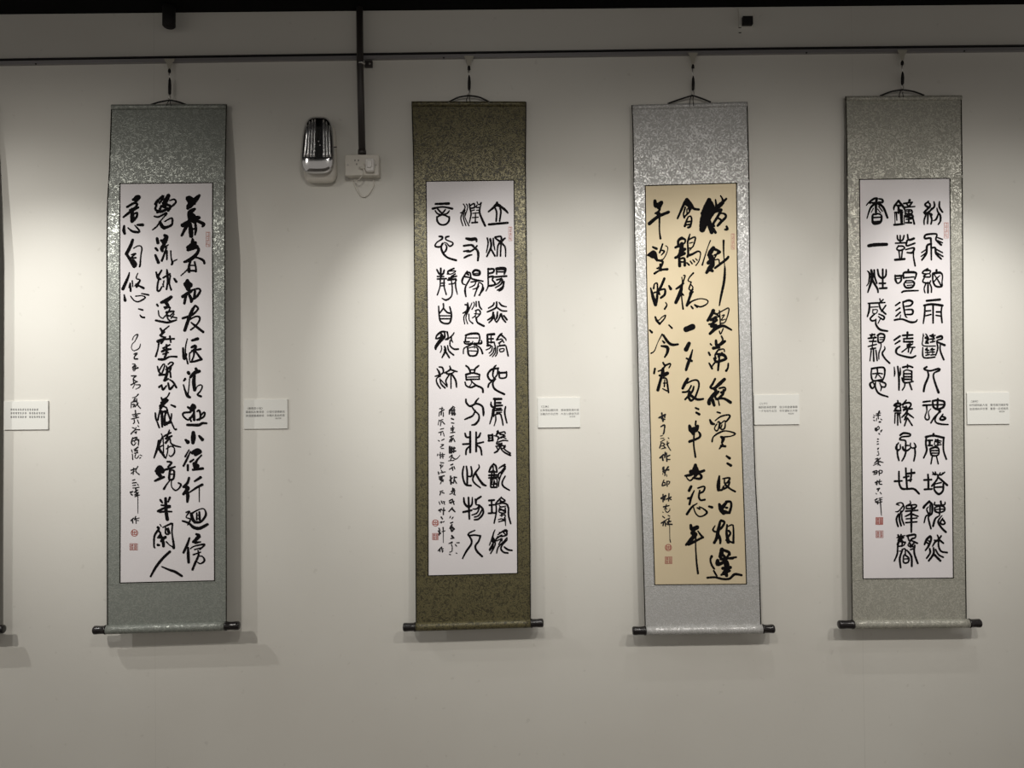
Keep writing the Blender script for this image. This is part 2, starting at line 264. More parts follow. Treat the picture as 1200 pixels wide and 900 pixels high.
TXT1 = '''
B 135 222
C 1
985,70,30 940,120,55 870,190,60 850,220,35
840,95,25 870,95,40 905,110,30
840,110,30 880,150,45 930,165,30
930,230,30 880,270,60 900,330,90 930,370,60
900,340,50 980,330,40
930,360,30 1000,385,35 1035,410,40 1020,435,20
880,360,30 790,420,45
870,380,35 820,460,35 780,540,25
880,400,30 885,470,50 890,545,45
935,390,25 945,460,30 935,530,20
880,470,18 935,460,18
C 1
890,640,15 905,575,16 920,630,30
845,680,30 890,655,45 940,625,35
850,710,30 900,690,40 960,670,35
930,640,30 975,700,30 950,760,35 880,820,40 810,850,25
900,800,20 960,800,20 1030,830,28 1045,865,25
890,830,15 850,930,15 770,1010,12
880,830,22 865,900,28 865,960,35
930,850,20 945,920,20 945,960,25
870,890,16 935,890,16
870,950,20 940,955,22
C 2
500,130,25 555,75,22 565,90,20 520,160,22
470,170,30 500,130,35
485,180,20 470,230,25 500,255,25
625,70,40 590,140,50 570,200,40
540,190,22 520,260,30 590,240,30
640,130,15 690,115,18 710,150,22 660,200,22
560,120,25 620,110,30
610,180,30 650,200,28 620,250,25
560,160,28 600,230,30
490,270,22 560,250,25 620,220,25
460,315,20 510,320,22 600,275,20 590,310,12
590,300,14 530,370,14 490,430,18 435,475,12
525,380,30 555,440,40 590,445,35
580,375,15 660,335,18 670,380,22 655,420,25 570,455,30
C 2
490,575,30 500,625,35
475,690,28 495,715,22
470,770,25 505,855,35
580,540,35 600,560,45 560,620,35
540,600,30 605,590,25
600,610,18 550,680,40 550,720,30
555,690,20 620,650,14
600,680,18 570,770,22 545,835,25
605,720,20 605,820,18
650,720,14 655,800,14 670,860,25 660,880,20
665,850,15 725,820,12
C 3
215,110,18 250,80,25 285,90,30 240,140,30
210,120,30 250,110,30
140,205,25 220,160,25 260,170,20
260,170,20 230,220,30 170,240,20
95,325,20 180,260,30 270,210,22
200,230,30 200,320,45 195,375,35
220,290,15 255,270,20 250,320,25 210,370,25
105,430,25 100,480,35 110,515,30
150,450,14 200,490,25 270,500,28 280,480,20 230,420,14
260,415,22 320,415,35
C 3
205,590,28 180,660,35 130,755,35
130,755,30 180,830,35 220,900,40
215,690,12 270,660,12 310,680,15 300,780,14 290,890,20 285,905,18
190,765,15 240,750,15 190,800,18 240,800,20
210,830,30 240,870,30 240,900,20
R 1065 500 1110 670
B 135 312
C 1
845,170,40 850,215,80 855,265,50
825,210,50 875,220,60
890,290,35 790,355,35
830,330,30 810,435,28
870,340,30 895,400,40 890,415,30
900,280,20 975,262,20 995,290,25 960,350,25 920,380,25
935,290,25 925,370,30
C 1
890,560,20 920,480,20 940,462,22 970,490,22 965,510,20 900,570,25 790,610,25
930,470,20 900,520,35 860,620,35 815,750,35
870,625,18 940,590,18 985,595,22 985,640,20 940,700,18 885,745,18
890,660,15 940,700,28 1030,770,28
C 2
480,70,18 495,130,25 510,150,15
500,110,15 545,45,18 510,120,14 530,150,22
510,150,20 495,225,20 495,285,22 520,285,20 545,240,15
555,210,12 570,240,12
560,135,18 640,90,22
605,40,15 610,90,28 615,180,22 600,270,20
570,170,14 560,240,12
645,110,18 635,200,16 655,275,22
690,145,20 715,180,30
C 2
540,425,30 600,400,45 655,360,35
590,420,40 620,470,30 575,480,20
580,500,14 640,480,18 620,540,14 560,610,14
490,450,25 500,465,20
505,520,12 515,580,14 550,610,12
600,540,26 650,530,22 690,530,15 640,580,15 600,580,15
610,570,14 660,590,14 720,605,18
600,560,14 620,620,18 650,640,14
475,635,22 550,650,25 620,658,25 715,630,20
690,560,14 655,610,14
C 3
165,75,12 150,130,25 90,265,35
175,200,18 180,290,22
170,210,15 160,250,12
200,170,14 205,240,12
265,80,10 245,140,12 290,165,18 230,230,14
240,210,14 330,255,28
290,170,16 250,240,25
105,335,15 115,400,32
180,350,12 220,400,14 270,415,16 340,380,16 350,360,14 310,345,12 240,350,14
310,320,14 390,335,20
C 3
275,500,15 320,512,20
290,570,12 310,595,20 340,600,22
S
200,865,8 220,820,8 265,800,14 230,880,8 200,910,8 190,960,8 220,990,10 280,960,12 295,910,8
B 135 402
C 1
845,-50,12 825,40,14 825,130,14 850,240,20
795,60,22 800,140,28 810,185,32 835,130,18
900,-30,25 965,-50,35
895,50,25 935,35,35 940,60,25 870,120,15
900,90,22 1000,70,22
925,90,25 920,150,18 900,200,18
870,120,15 870,200,15
935,90,18 1010,190,28
880,220,22 930,215,22 1010,190,28
C 1
855,345,35 865,360,30
820,420,25 805,440,22
800,490,15 820,560,22 850,620,35 875,635,25
850,620,15 865,500,12 870,420,12
880,400,28 930,350,40 985,330,35
945,300,30 960,330,35
930,380,25 920,450,40 930,550,35
940,560,12 960,510,12 1000,490,15 1020,510,15 1000,560,15 965,605,22 1005,625,25
C 1
850,750,22 880,765,30 910,730,35
910,730,40 930,750,40 890,790,35
880,810,22 800,820,22 800,860,20 850,900,20 880,880,15
920,790,25 920,830,25 880,880,25
920,830,30 925,900,30
960,800,20 985,790,22 1000,860,22 985,900,20
1000,850,18 1040,810,20 1050,830,20 1030,870,20 960,900,22
870,880,18 890,915,20
845,960,28 900,960,30 980,960,32 1020,940,28 1070,940,22
C 2
530,-170,20 545,-145,25
545,-130,18 630,-200,14
525,-90,20 570,-130,30
560,-130,22 540,-80,22 590,-70,14
500,-20,35 580,-50,30
640,-80,20 650,-10,18
580,-45,20 690,-50,20
510,0,20 500,70,16 475,155,22
540,0,25 560,-30,25
640,20,18 560,60,20
545,100,22 590,80,30 650,70,20
600,20,20 600,110,25 580,165,22
560,130,18 620,110,18
510,190,25 570,190,28 640,160,18 720,160,22
C 2
495,275,15 510,330,20 540,370,25
510,330,15 560,250,15 580,260,15 550,350,18
515,375,22 580,370,22
620,250,15 650,225,18 680,240,18 620,300,25
600,270,15 610,330,28 590,420,28
590,310,14 650,280,20 640,330,20
600,350,15 640,340,18 650,400,20
590,400,25 570,440,20
580,440,25 620,420,20
515,515,25 545,490,15
545,500,18 560,545,25 600,500,15
620,470,20 640,540,25 680,500,20
640,430,16 680,460,22 715,520,22
C 2
540,640,18 550,670,20
550,665,15 610,630,15 635,585,15
540,700,25 610,665,35 530,740,35
600,680,20 560,720,30 530,765,30
530,770,20 510,850,20 500,900,18
470,820,18 475,880,20 490,920,18 515,990,18
560,740,20 600,760,18 620,830,20 690,1000,16 715,1010,20
545,800,25 550,900,30 550,980,20
540,820,15 590,800,25 580,860,18
580,850,18 580,960,25
660,830,16 650,900,18 600,950,30
655,725,18 700,745,25
580,940,25 640,930,30
S
220,130,14 255,120,20 225,160,12 225,185,18 260,185,18
200,245,8 235,250,12 200,290,12 245,270,12
265,290,18 200,310,12 240,300,12
235,260,10 230,320,10 210,325,8
190,385,14 245,385,16
240,390,12 210,420,14 245,450,14
185,490,14 260,450,12
210,420,12 215,470,10
230,480,8 205,530,8
240,490,8 290,490,14 280,520,10 240,540,8
200,640,8 240,630,10 270,600,14
230,650,16 215,680,14
245,680,22 200,690,12
190,690,10 185,760,10
250,650,10 260,720,12 295,765,12
205,720,14 230,720,14 210,750,12
270,700,10 230,750,10
200,840,12 290,825,12
235,790,14 245,870,12
210,860,10 260,850,12
190,890,12 275,870,12
220,895,12 225,930,12 210,945,10
260,900,10 275,940,12
B 135 492
C 1
915,150,40 915,210,55 910,270,35
825,235,25 850,260,45
985,190,25 1020,230,40
C 1
865,350,12 820,430,22
880,370,14 845,450,22 800,540,22
850,530,25 850,590,25
905,385,40 960,360,50 1000,375,35 940,405,40
895,480,20 925,460,18 880,490,25
1010,415,18 960,470,22 940,510,40
920,510,30 935,555,40 960,540,50
910,585,25 1025,570,30
C 1
865,680,25 845,740,28 800,785,28
800,785,25 850,800,45 800,870,30
840,830,35 850,890,40 845,960,25
930,720,20 1000,675,32
870,850,15 960,790,25 1020,760,30
985,780,12 985,860,12 985,960,10
C 2
540,165,14 550,200,12 510,290,30 455,445,16
515,250,35 510,330,30 570,420,25 575,440,15
510,330,14 550,300,14
560,200,14 565,340,12 560,420,16
575,190,20 650,150,18
635,120,14 600,220,22
590,220,20 660,190,22
590,270,25 640,220,15 650,270,18 690,300,20 765,318,15
600,340,14 650,310,14 690,330,14 690,390,18 650,430,14 630,410,10
620,300,14 610,390,12 590,450,14
C 2
480,600,35 520,560,55 550,600,55
500,620,50 530,660,40
465,715,22 520,690,30 570,670,25
560,590,25 640,570,25 700,550,18
610,490,20 660,500,22 620,550,22
640,600,25 630,680,25
650,590,15 690,600,20 680,690,22 630,700,20
640,640,14 680,635,14
640,710,14 600,760,18 570,810,25
660,700,12 660,780,12 700,825,18 740,810,16 770,760,22 740,740,18
S
200,90,12 225,100,10
265,70,14 275,80,10
185,165,14 230,120,12 285,115,14
230,150,12 250,135,10 240,160,12
245,90,10 215,140,10
205,210,14 190,270,16 215,300,12 240,270,12
210,220,12 240,205,12 225,260,10
200,250,12 250,235,12
250,200,12 260,240,12
275,230,14 270,300,10
190,350,10 200,380,10
200,400,10 205,465,12
225,350,16 265,320,16
230,365,14 260,355,14 255,380,12
225,390,12 265,385,12
240,400,10 230,440,10 255,450,10 275,420,10
290,410,8 310,420,10
285,450,10 300,440,8
185,590,14 250,570,14
215,565,12 210,640,10
185,630,10 225,600,10
265,545,12 240,600,12 280,640,14
200,710,10 230,700,12
245,735,14 200,740,12
205,770,10 240,765,12
260,750,10 270,770,10
180,850,20 205,840,14
200,880,14 185,870,14
205,800,10 280,790,10
240,800,16 250,890,16
265,820,12 225,850,12
270,850,12 230,880,14
285,880,10 230,900,12
265,850,8 265,1095,6
B 135 592
C 1
830,85,15 870,75,20 830,140,12 880,165,18 850,230,15
790,185,20 860,210,25 920,260,35 990,270,35 1080,225,30
890,100,30 910,170,35 940,200,30
900,95,20 960,60,15 1030,40,12 1060,80,20 1055,130,25 1000,195,25 930,200,30
955,90,15 955,170,20
985,80,20 990,170,25
955,120,12 990,115,12
960,160,14 990,155,14
C 1
870,385,20 840,470,28 800,555,25
855,500,22 855,580,32 860,670,28
950,340,25 980,360,40 930,420,35
915,430,30 990,370,25
940,440,30 1000,430,15
880,510,12 930,480,15 1045,460,22 990,520,15
930,520,15 1000,500,14
915,580,18 1000,550,14
970,530,14 975,590,22 940,670,25 905,755,25
965,600,15 1020,600,15 1045,650,22 1000,685,15 965,670,14
C 2
530,-60,25 550,-30,20
640,-90,25 620,-40,18
540,0,18 640,10,25
500,70,25 560,40,25 640,20,25
520,80,22 580,75,22 660,75,18
590,-80,30 595,60,35 610,165,38
C 2
525,225,12 540,250,12
500,260,30 510,280,25 460,360,22 455,490,18 465,500,15
500,290,22 530,330,20 510,370,25
560,260,15 600,240,18 660,215,22 670,230,20 665,320,16 685,460,25 685,500,30
590,260,15 590,330,18 620,340,22
610,280,26 625,320,22
620,270,18 640,330,18
500,380,22 590,380,25
530,330,15 560,430,35 565,480,30
540,420,30 590,370,25
500,465,30 515,468,22
600,430,18 640,470,12 680,490,20
C 2
640,545,28 560,620,28 480,720,28 415,835,20
545,720,14 640,760,25 700,780,30 780,830,25
S
185,180,16 215,150,12
200,170,14 205,210,12
240,130,10 225,170,12
240,150,10 245,215,10
245,160,8 280,150,8
250,180,8 275,180,8
O 225 325 42
Q 170 450 260 525
'''
TXT2 = '''
B 492 228
C 1
905,95,28 905,115,35
805,200,20 860,155,28 905,120,38 960,150,30 1000,180,28 1030,215,20
885,165,22 900,210 895,310
940,165,22 950,200 935,310
810,350,28 1030,330,26
C 1
790,510,20 800,570 780,680,14
825,520,26 835,610 785,725,20
835,640,20 880,720,22
860,515,20 865,580 880,650,14
880,500,22 950,492 945,550,24 885,510,20
1000,510,18 960,545,30 950,600,20 945,720,20
945,560,30 915,600,20 905,720,20
960,570,24 1000,620,20 1005,725,16
C 2
510,110,14 530,150,16 500,205,18 475,215,14
545,110,14 560,150 530,250,14
500,215,16 480,280 505,365,14
530,180,14 510,260,16 540,365,14
535,210,12 530,270 575,365,16
580,110,20 590,170 600,230 580,330,16
590,130,16 635,105,20 640,150 600,160
600,190,14 640,180
670,85,14 690,120 720,95,18
670,125,16 660,150 700,150
665,185,14 700,180
720,95,14 700,200,22 730,290,26 765,365,26
620,220,14 685,215
615,270,14 685,265
652,215,16 650,325
610,330,20 675,325
C 2
545,515,28 600,525,40 655,520,35 665,550,20
515,600,24 600,590 630,600,20
550,665,24 590,665,24 640,635,20 670,600
515,665,20 570,655
520,740,20 570,715,24 610,705,16
615,600,20 670,650,28 685,700,28 680,770,24
C 3
185,110,26 340,105,30
150,165,28 265,145,20 380,165,28
180,190,18 210,225,20 265,235 320,220 345,190,16
210,170,20 260,215,22 300,175,16
200,265,20 265,235,24 340,265,20
200,260,20 205,310,24 240,350,22 300,350 340,310,24 345,260,20
C 3
225,490,20 260,495,26 260,520,22 200,560,16 180,605,22 240,610,22 275,570,16
340,490,20 305,500,22 310,530,18 380,560,18 385,585,20 350,605,20 315,570,14 285,560,12
265,570,18 250,620,24 275,690,26 330,740,24 425,770,26
295,580,14 315,610,20 305,655,22 280,680,18
R 1040 380 1080 540
B 492 308
C 1
800,65,18 800,160,20 800,270,18 775,330,14
800,75,26 865,72,22 860,110,24 805,125,24
810,165,24 860,160,24 850,200,20 880,235,22 870,260,24 805,270,24
900,70,35 995,70,40 990,130,20
900,70,20 900,130
900,105,18 990,105,18
880,165,22 1015,155,24
900,200,20 960,185,20
950,185,20 930,230 870,265,14
970,200,20 950,250 885,290,16
985,220,22 970,280 910,320,18
950,190,16 980,240,20 970,300,22 930,330,18
C 1
870,470,20 855,500 805,530,18
900,460,22 895,520 850,550 790,575,18
900,520,20 960,560 1020,565,16
930,465,18 960,500,22 1015,515,14
860,580,24 850,630 795,670,18
870,620,20 850,660 810,700,18
870,610,18 880,670 900,695,20
910,575,18 905,630,24 895,660,16
945,600,20 930,650 905,690,18
955,600,24 970,650 1005,695,20
985,620,22 1020,665,24
C 1
795,840,24 870,835,30
790,845,24 795,950,26
795,890,18 860,890,20
835,840,16 835,940
800,930,18 870,930,20
790,970,24 820,965,24
870,930,18 885,990 885,1050,16 850,1100,14
835,970,16 820,1000 775,1020,14
850,980,16 840,1030 810,1060,14
870,1000,16 860,1050 820,1090,14
965,825,14 940,845,24 900,900,18
960,850,24 1005,890,18 1010,910,14
900,905,16 960,890,14
920,940,14 970,915,18 985,935,14
970,900,16 930,960,12 1000,960,12
910,980,16 1000,970,16 1015,1000,18 1035,1090,20
910,980,16 905,1060 885,1095,14
935,1010,14 985,1005 980,1035,16 940,1040,16 935,1010
C 2
555,95,14 500,190,24 500,240,18 530,255,14
550,110,20 590,120,20 590,180 540,270,20 530,330,24 540,395,18
520,160,24 580,170,18
540,120,22 570,140
620,110,24 650,85,28 700,100,26 695,140,24 630,140,22 625,100
640,125,14 690,120
600,165,14 620,190,22 740,215,18
600,225,18 690,210,18
655,220,16 640,260 580,290,14
690,230,16 670,290 620,310,12
700,230,16 730,250 735,290,20 700,380,18
690,270,18 660,330 640,390,16
745,290,18 740,320,18 690,380,14
C 2
530,490,18 560,500,24 550,560,22 505,590,16
560,470,18 570,540,20 550,600
610,470,14 590,520 560,580,16
540,590,16 515,640 525,715,14
550,600,14 540,650 560,715,14
575,600,14 580,670 620,710,18
660,455,18 660,510
690,455,20 700,510 725,545,18
630,460,14 640,490 610,545,14
650,560,16 690,550,18 710,590 670,640,16
660,570,16 650,620,14 615,645,14
640,595,14 700,600,14
660,640,22 670,690,22 700,715,24 750,740,24
C 2
535,850,22 600,830,26 680,830,26 700,860,16
540,865,20 535,920 580,925,18
555,880,14 680,880,14
700,860,20 700,900 680,950,18
520,925,20 545,950,20 690,945,26 725,940,20 720,910,16
620,920,14 600,960,16 520,1000,16 510,1065,14
600,940,18 700,990,18 735,1060,24
640,935,14 640,1000,12
560,995,20 570,1070,24 600,1090,20 660,1080,22 680,1010,20 640,985,14 560,1000,14
580,1030,14 670,1035,14
C 3
200,80,20 230,130,24 270,130,24 285,85,20
245,65,24 245,170,24
205,190,20 310,185,20
205,160,18 280,160,18
240,200,18 235,280,16 205,375,18
285,200,18 285,280 310,370,18
240,240,16 290,235
240,270,16 290,265
400,65,20 330,100,22 340,130,16
330,100,12 420,95,14 370,130,14 320,130,16
415,130,18 370,160,20
340,180,22 430,155,20
330,200,24 420,190,24
340,250,14 400,240,16 430,200,16
370,210,16 380,300,18 370,390,18 310,435,22 260,415,14
420,200,16 420,280,20 440,370,12
C 3
275,480,20 275,530,18 230,590,20
275,530,20 320,580 360,590,20
220,510,18 225,600,18 240,680,22 290,710,22 350,700,22 370,610,22 350,515,18
235,620,16 355,620,16
240,655,18 355,655,18
C 3
300,805,18 250,810,26 200,850,22 185,890,14
250,830,22 270,870,26 240,910,40 190,980,35 185,1010,24
290,820,20 290,870,24 250,920,18
200,890,20 270,860,20
240,850,14 270,890,14
320,810,22 330,870,18 300,900,18
400,820,16 380,850,18 320,900,18
370,860,18 370,900,18 385,930,14
355,910,18 355,970,18 400,1010,22 450,1010,22
250,970,14 255,1010 240,1050,14
290,980,20 300,1030,28 260,1110,16
290,1020,24 345,1110,20
325,970,16 340,1030,20 395,1080,20
B 492 388
C 1
895,400,14 870,430,24 855,520,20 880,560,14
920,435,22 840,450,24 795,510,24 820,570,24 865,575,16
915,440,22 905,510,18 850,580,18 810,620,22 800,655,22
890,560,14 855,610,22 880,680,24 990,740,24
930,480,24 935,545,20 990,550,20 1015,530,20 1015,475,18
935,490,24 1015,485,24
C 1
870,795,30 955,795,28
835,830,14 835,870,24 860,895,26
880,800,24 880,900,26
900,840,22 945,840,26
880,875,28 965,870,22
870,910,26 860,960
900,910,20 950,905,22
855,930,22 960,925,22
870,940,18 865,1000
900,955,20 960,950,14
855,920,20 845,1000,20 820,1085,16
885,980,18 890,1040 870,1110,12
890,975,18 940,970,20 960,1020 975,1100,18
1005,885,18 995,960,22 1020,1075,18
C 2
540,405,20 570,430,22 590,475,22
690,405,20 650,440,22 640,475,20
590,455,16 650,450
540,510,26 620,490,22 700,510,22
540,515,20 545,570,22
560,540,14 690,535,16
700,515,20 695,560,16
545,570,22 620,565,20 700,565,16
530,600,20 545,640,20 600,660,22 660,640,20 730,670,24 740,715,24
600,570,16 605,610,12 580,650,12
600,580,16 640,620,18 690,650,24
C 2
540,800,22 545,840,24 590,880,24 660,850,24 730,880,24 745,950,28 745,990,18
690,785,14 660,820,22 640,860,18
600,870,16 640,930,20 690,980,20 690,1040,24 650,1090,26 610,1100,18
650,930,18 620,990,22 560,1020,22 525,1035,16
C 3
225,420,16 265,430,22 270,490,20 180,530,16
200,440,14 225,480,24 235,530,22
240,520,22 195,560,16 205,620,20 240,670,18
235,560,16 250,620,20 295,665,20
245,570,14 320,650,18
350,410,16 355,450,22 290,490,18
360,450,22 420,470,20 440,475,14
350,450,14 310,495,18 360,500,22 400,480,14
365,500,18 365,670,16
345,510,18 305,580,20 320,630,18
380,510,20 420,580,24 430,655,18
B 492 468
C 1
805,420,22 810,480,20
850,410,22 855,480,22
805,425,26 850,420,24
805,455,18 855,450
805,485,24 855,480
905,375,18 920,370,28 890,430,16
870,425,14 920,440,20 910,480,14
910,400,20 990,380,18 1000,400
940,410,20 990,420,20 950,450
915,470,14 960,440,18 1010,460,14
960,450,16 1000,430,16
920,500,18 980,480,18 1030,485,16
910,490,14 900,520,20 960,520,20
890,550,16 960,540,20 1000,550,18
900,560,16 915,600,20 875,625,20
930,540,20 930,580,18 880,620,14
960,510,14 950,570,18 990,620,20 1060,655,24
960,580,18 1000,560,16
1000,540,16 985,570,18 1010,600,18 1060,630,20
C 1
865,755,20 830,800,24 810,850,20
865,760,24 890,780,24 905,850,20
860,790,18 860,830
815,850,24 900,850,22
810,890,22 900,885,24
845,840,20 840,900,20
870,840,20 870,900,20
810,920,22 905,910,20
830,930,16 830,1020,20
830,940,20 900,930,18 900,1020,18
850,950,16 840,990,14
870,950,16 885,990,14
830,1000,18 900,990
835,1030,22 900,1030,22
865,970,18 865,1030,20
995,765,24 950,790,20 925,810,14
985,780,24 1000,790,24 960,840,20 920,880,20 925,930,18 
1000,810,20 960,870,20
960,860,16 930,950,18 920,1020,16
1000,900,18 965,970,20 980,1020,22 1050,1065,18
C 2
530,400,22 545,440,24 590,445,22
590,380,24 590,500,26 590,620,26
505,525,22 590,520,22
580,550,18 545,590,22 540,645,20
660,385,22 660,500,24 660,610,24
710,395,20 690,440,24 660,450,20
660,520,24 745,500,20
665,535,20 710,570,24 725,650,20
C 2
515,785,18 500,860,22 510,940,22 540,1000,24 600,1010,22
545,785,20 555,860,24 555,1000,22
600,790,20 610,850,22 600,900,22 560,900,18
690,765,14 695,800,18 650,860,24 620,930,20 640,980,22 710,1035,16
650,860,26 690,930,26 740,995,30 775,1010,20
S
345,130,14 385,90,14 375,120,10
350,130,20 345,170,16
375,100,14 380,180,18
400,110,16 405,180,20
370,130,16 410,125,14
370,160,16 415,170,16
385,80,10 410,95,10
370,225,16 395,235,14
370,275,12 400,280,12
365,340,16 400,335,14
385,310,12 385,390,12
365,360,12 395,355,12
360,390,12 410,385,12
350,440,10 395,425,12
355,470,12 345,500,10
370,440,14 365,500,12
390,455,16 370,490,12
400,470,12 410,495,12
350,555,22 350,625,22
375,560,18 370,625,20
350,590,22 410,570,18
400,560,14 395,620,16
380,610,20 420,605,16
345,680,10 380,650,12 360,710,12
375,670,12 410,700,14 440,690,8 470,655,8
335,720,8 400,715,10
360,770,12 385,760,16
380,790,12 385,830,14
345,820,10 360,810,10
400,790,14 410,815,12
230,110,10 270,105,12
235,150,12 285,120,12
260,90,10 250,180,14
230,150,10 225,195,10
275,150,10 275,200,12
225,240,8 215,300,8
235,250,12 270,235,10
250,260,12 240,310,10
265,260,12 290,290,12
240,350,10 280,340,10
220,390,10 270,375,12
250,380,12 245,420,10
275,390,10 285,430,10
215,480,10 230,490,10
255,480,10 285,465,10
250,530,10 280,530,10 240,560,10
250,575,10 280,575,10
210,640,10 205,660,10
240,620,10 240,690,12
265,630,10 270,690,12
225,650,10 290,645,10
240,670,10 280,665,10
240,740,10 280,745,10
235,770,12 260,790,12 270,770,10
250,760,10 245,810,12
215,850,12 220,870,12
250,830,10 270,860,12
285,850,10 300,850,10
B 492 548
C 1
810,385,24 870,380,24
815,440,22 870,435,20
840,385,20 845,530,24
805,535,22 885,530,20
955,345,16 935,370,22 890,420,18 895,450
960,355,18 1000,390,18 940,400,16
930,370,18 960,410,20 900,430,14
880,435,18 960,415,20 1020,430,22 1035,470,20
895,450,18 895,530,20 870,650,18
1040,470,20 1040,560,22 1065,655,20
930,440,12 950,460,18 1010,450,14
935,470,16 930,520,16 1000,530,18 1000,470,16
940,480,18 990,510,22
930,500,14 1000,495,14
960,540,20 960,570,16
940,560,14 1000,555,16 990,600,18
920,610,14 960,600,16 990,620,20
925,635,16 980,620,16
1000,600,20 1005,680,12
C 1
880,730,14 860,780,18 850,870,18
860,780,16 830,870,16 815,910,14
850,810,18 870,860,22 815,960,16
870,850,18 840,940,18 820,970
880,850,16 880,910,18 830,1005,18
860,900,16 850,950
915,785,16 1000,730,20 1025,745,18
930,760,12 1025,745,14
1010,730,18 1020,780,22 990,800,20 910,810,16
970,750,16 1000,780,16
960,790,18 900,830,20 890,860,14
900,860,14 960,830,14 960,860,16
1010,830,14 990,860,18 920,930,18 900,1000,16
950,850,18 925,900,16
1020,820,16 1020,850,16 970,900,20 950,950,22 980,990,22 1030,1000,22
990,930,20 1030,960,24 1080,970,20
C 2
515,355,20 525,420,26 570,460,26 610,430,22 615,350,16
570,350,22 575,470,24 580,600,22
510,520,26 605,500,24
715,340,24 665,375,22 660,420,18
650,370,20 655,430,14 690,440,20 735,480,24 740,540,22 690,600,24 640,610,20
700,440,20 670,480,20 620,485,14
700,460,18 670,530,20 610,555,16
730,490,18 690,560,20 640,580,18
C 2
645,735,16 580,765,20 570,795,22 640,790,20 710,800,22
575,795,22 605,850,24 600,900,24 545,980,24 500,1065,16
710,800,24 690,860,22 650,920,24 670,980,26 730,1040,24
S
345,20,10 380,0,12
360,100,16 365,190,20
380,120,14 350,150,14
400,110,14 430,115,14
405,120,16 395,180,12
410,150,14 430,185,12
360,165,14 390,180,14
385,240,14 380,300,14
365,280,12 410,270,14
400,250,18 405,300,14
350,310,10 370,305,10
395,310,12 415,320,12
345,390,14 370,375,14
350,410,14 400,395,14
380,370,14 400,430,14
345,410,10 370,420,10
340,515,12 380,470,16
375,480,20 410,515,16
350,590,10 360,570,10
375,600,10 390,580,12
360,650,14 385,640,14
375,670,18 355,710,20
380,700,22 400,720,22
375,745,20 385,735,20
360,690,16 370,740,16
375,800,20 395,820,16
365,830,14 400,825,12
350,885,12 380,880,12
225,60,12 220,80,10
245,60,10 290,50,10
225,110,14 285,95,14
235,130,18 260,120,18
240,145,14 270,160,16
250,170,12 240,190,10
225,130,10 275,145,14
235,280,10 270,270,10
245,290,12 235,320,12
260,290,12 285,300,10
225,400,10 235,430,10
250,390,12 265,420,12
280,400,10 290,430,12
270,395,8 295,400,8
225,500,20 250,490,20
240,490,12 240,520,12
280,470,12 275,550,14
265,500,12 295,500,14
250,580,16 265,600,14
240,640,10 260,630,10 250,650,10
270,640,10 285,630,10
225,710,14 235,740,14
215,740,12 240,770,18
230,760,14 225,790,14
270,700,12 275,740,10
260,750,10 295,740,10
275,700,10 275,880,6
430,880,10 460,880,14
O 183 648 40
Q 148 770 215 845
B 492 588
S
340,490,10 380,470,12
370,500,12 380,530,10
415,500,10 430,520,12
380,540,12 375,580,10 350,590,10
345,615,10 360,620,12
425,600,12 435,605,10
215,575,12 245,540,14
235,560,12 235,585,12
255,530,12 265,590,12
255,555,10 275,550,10
260,575,10 275,575,10
'''
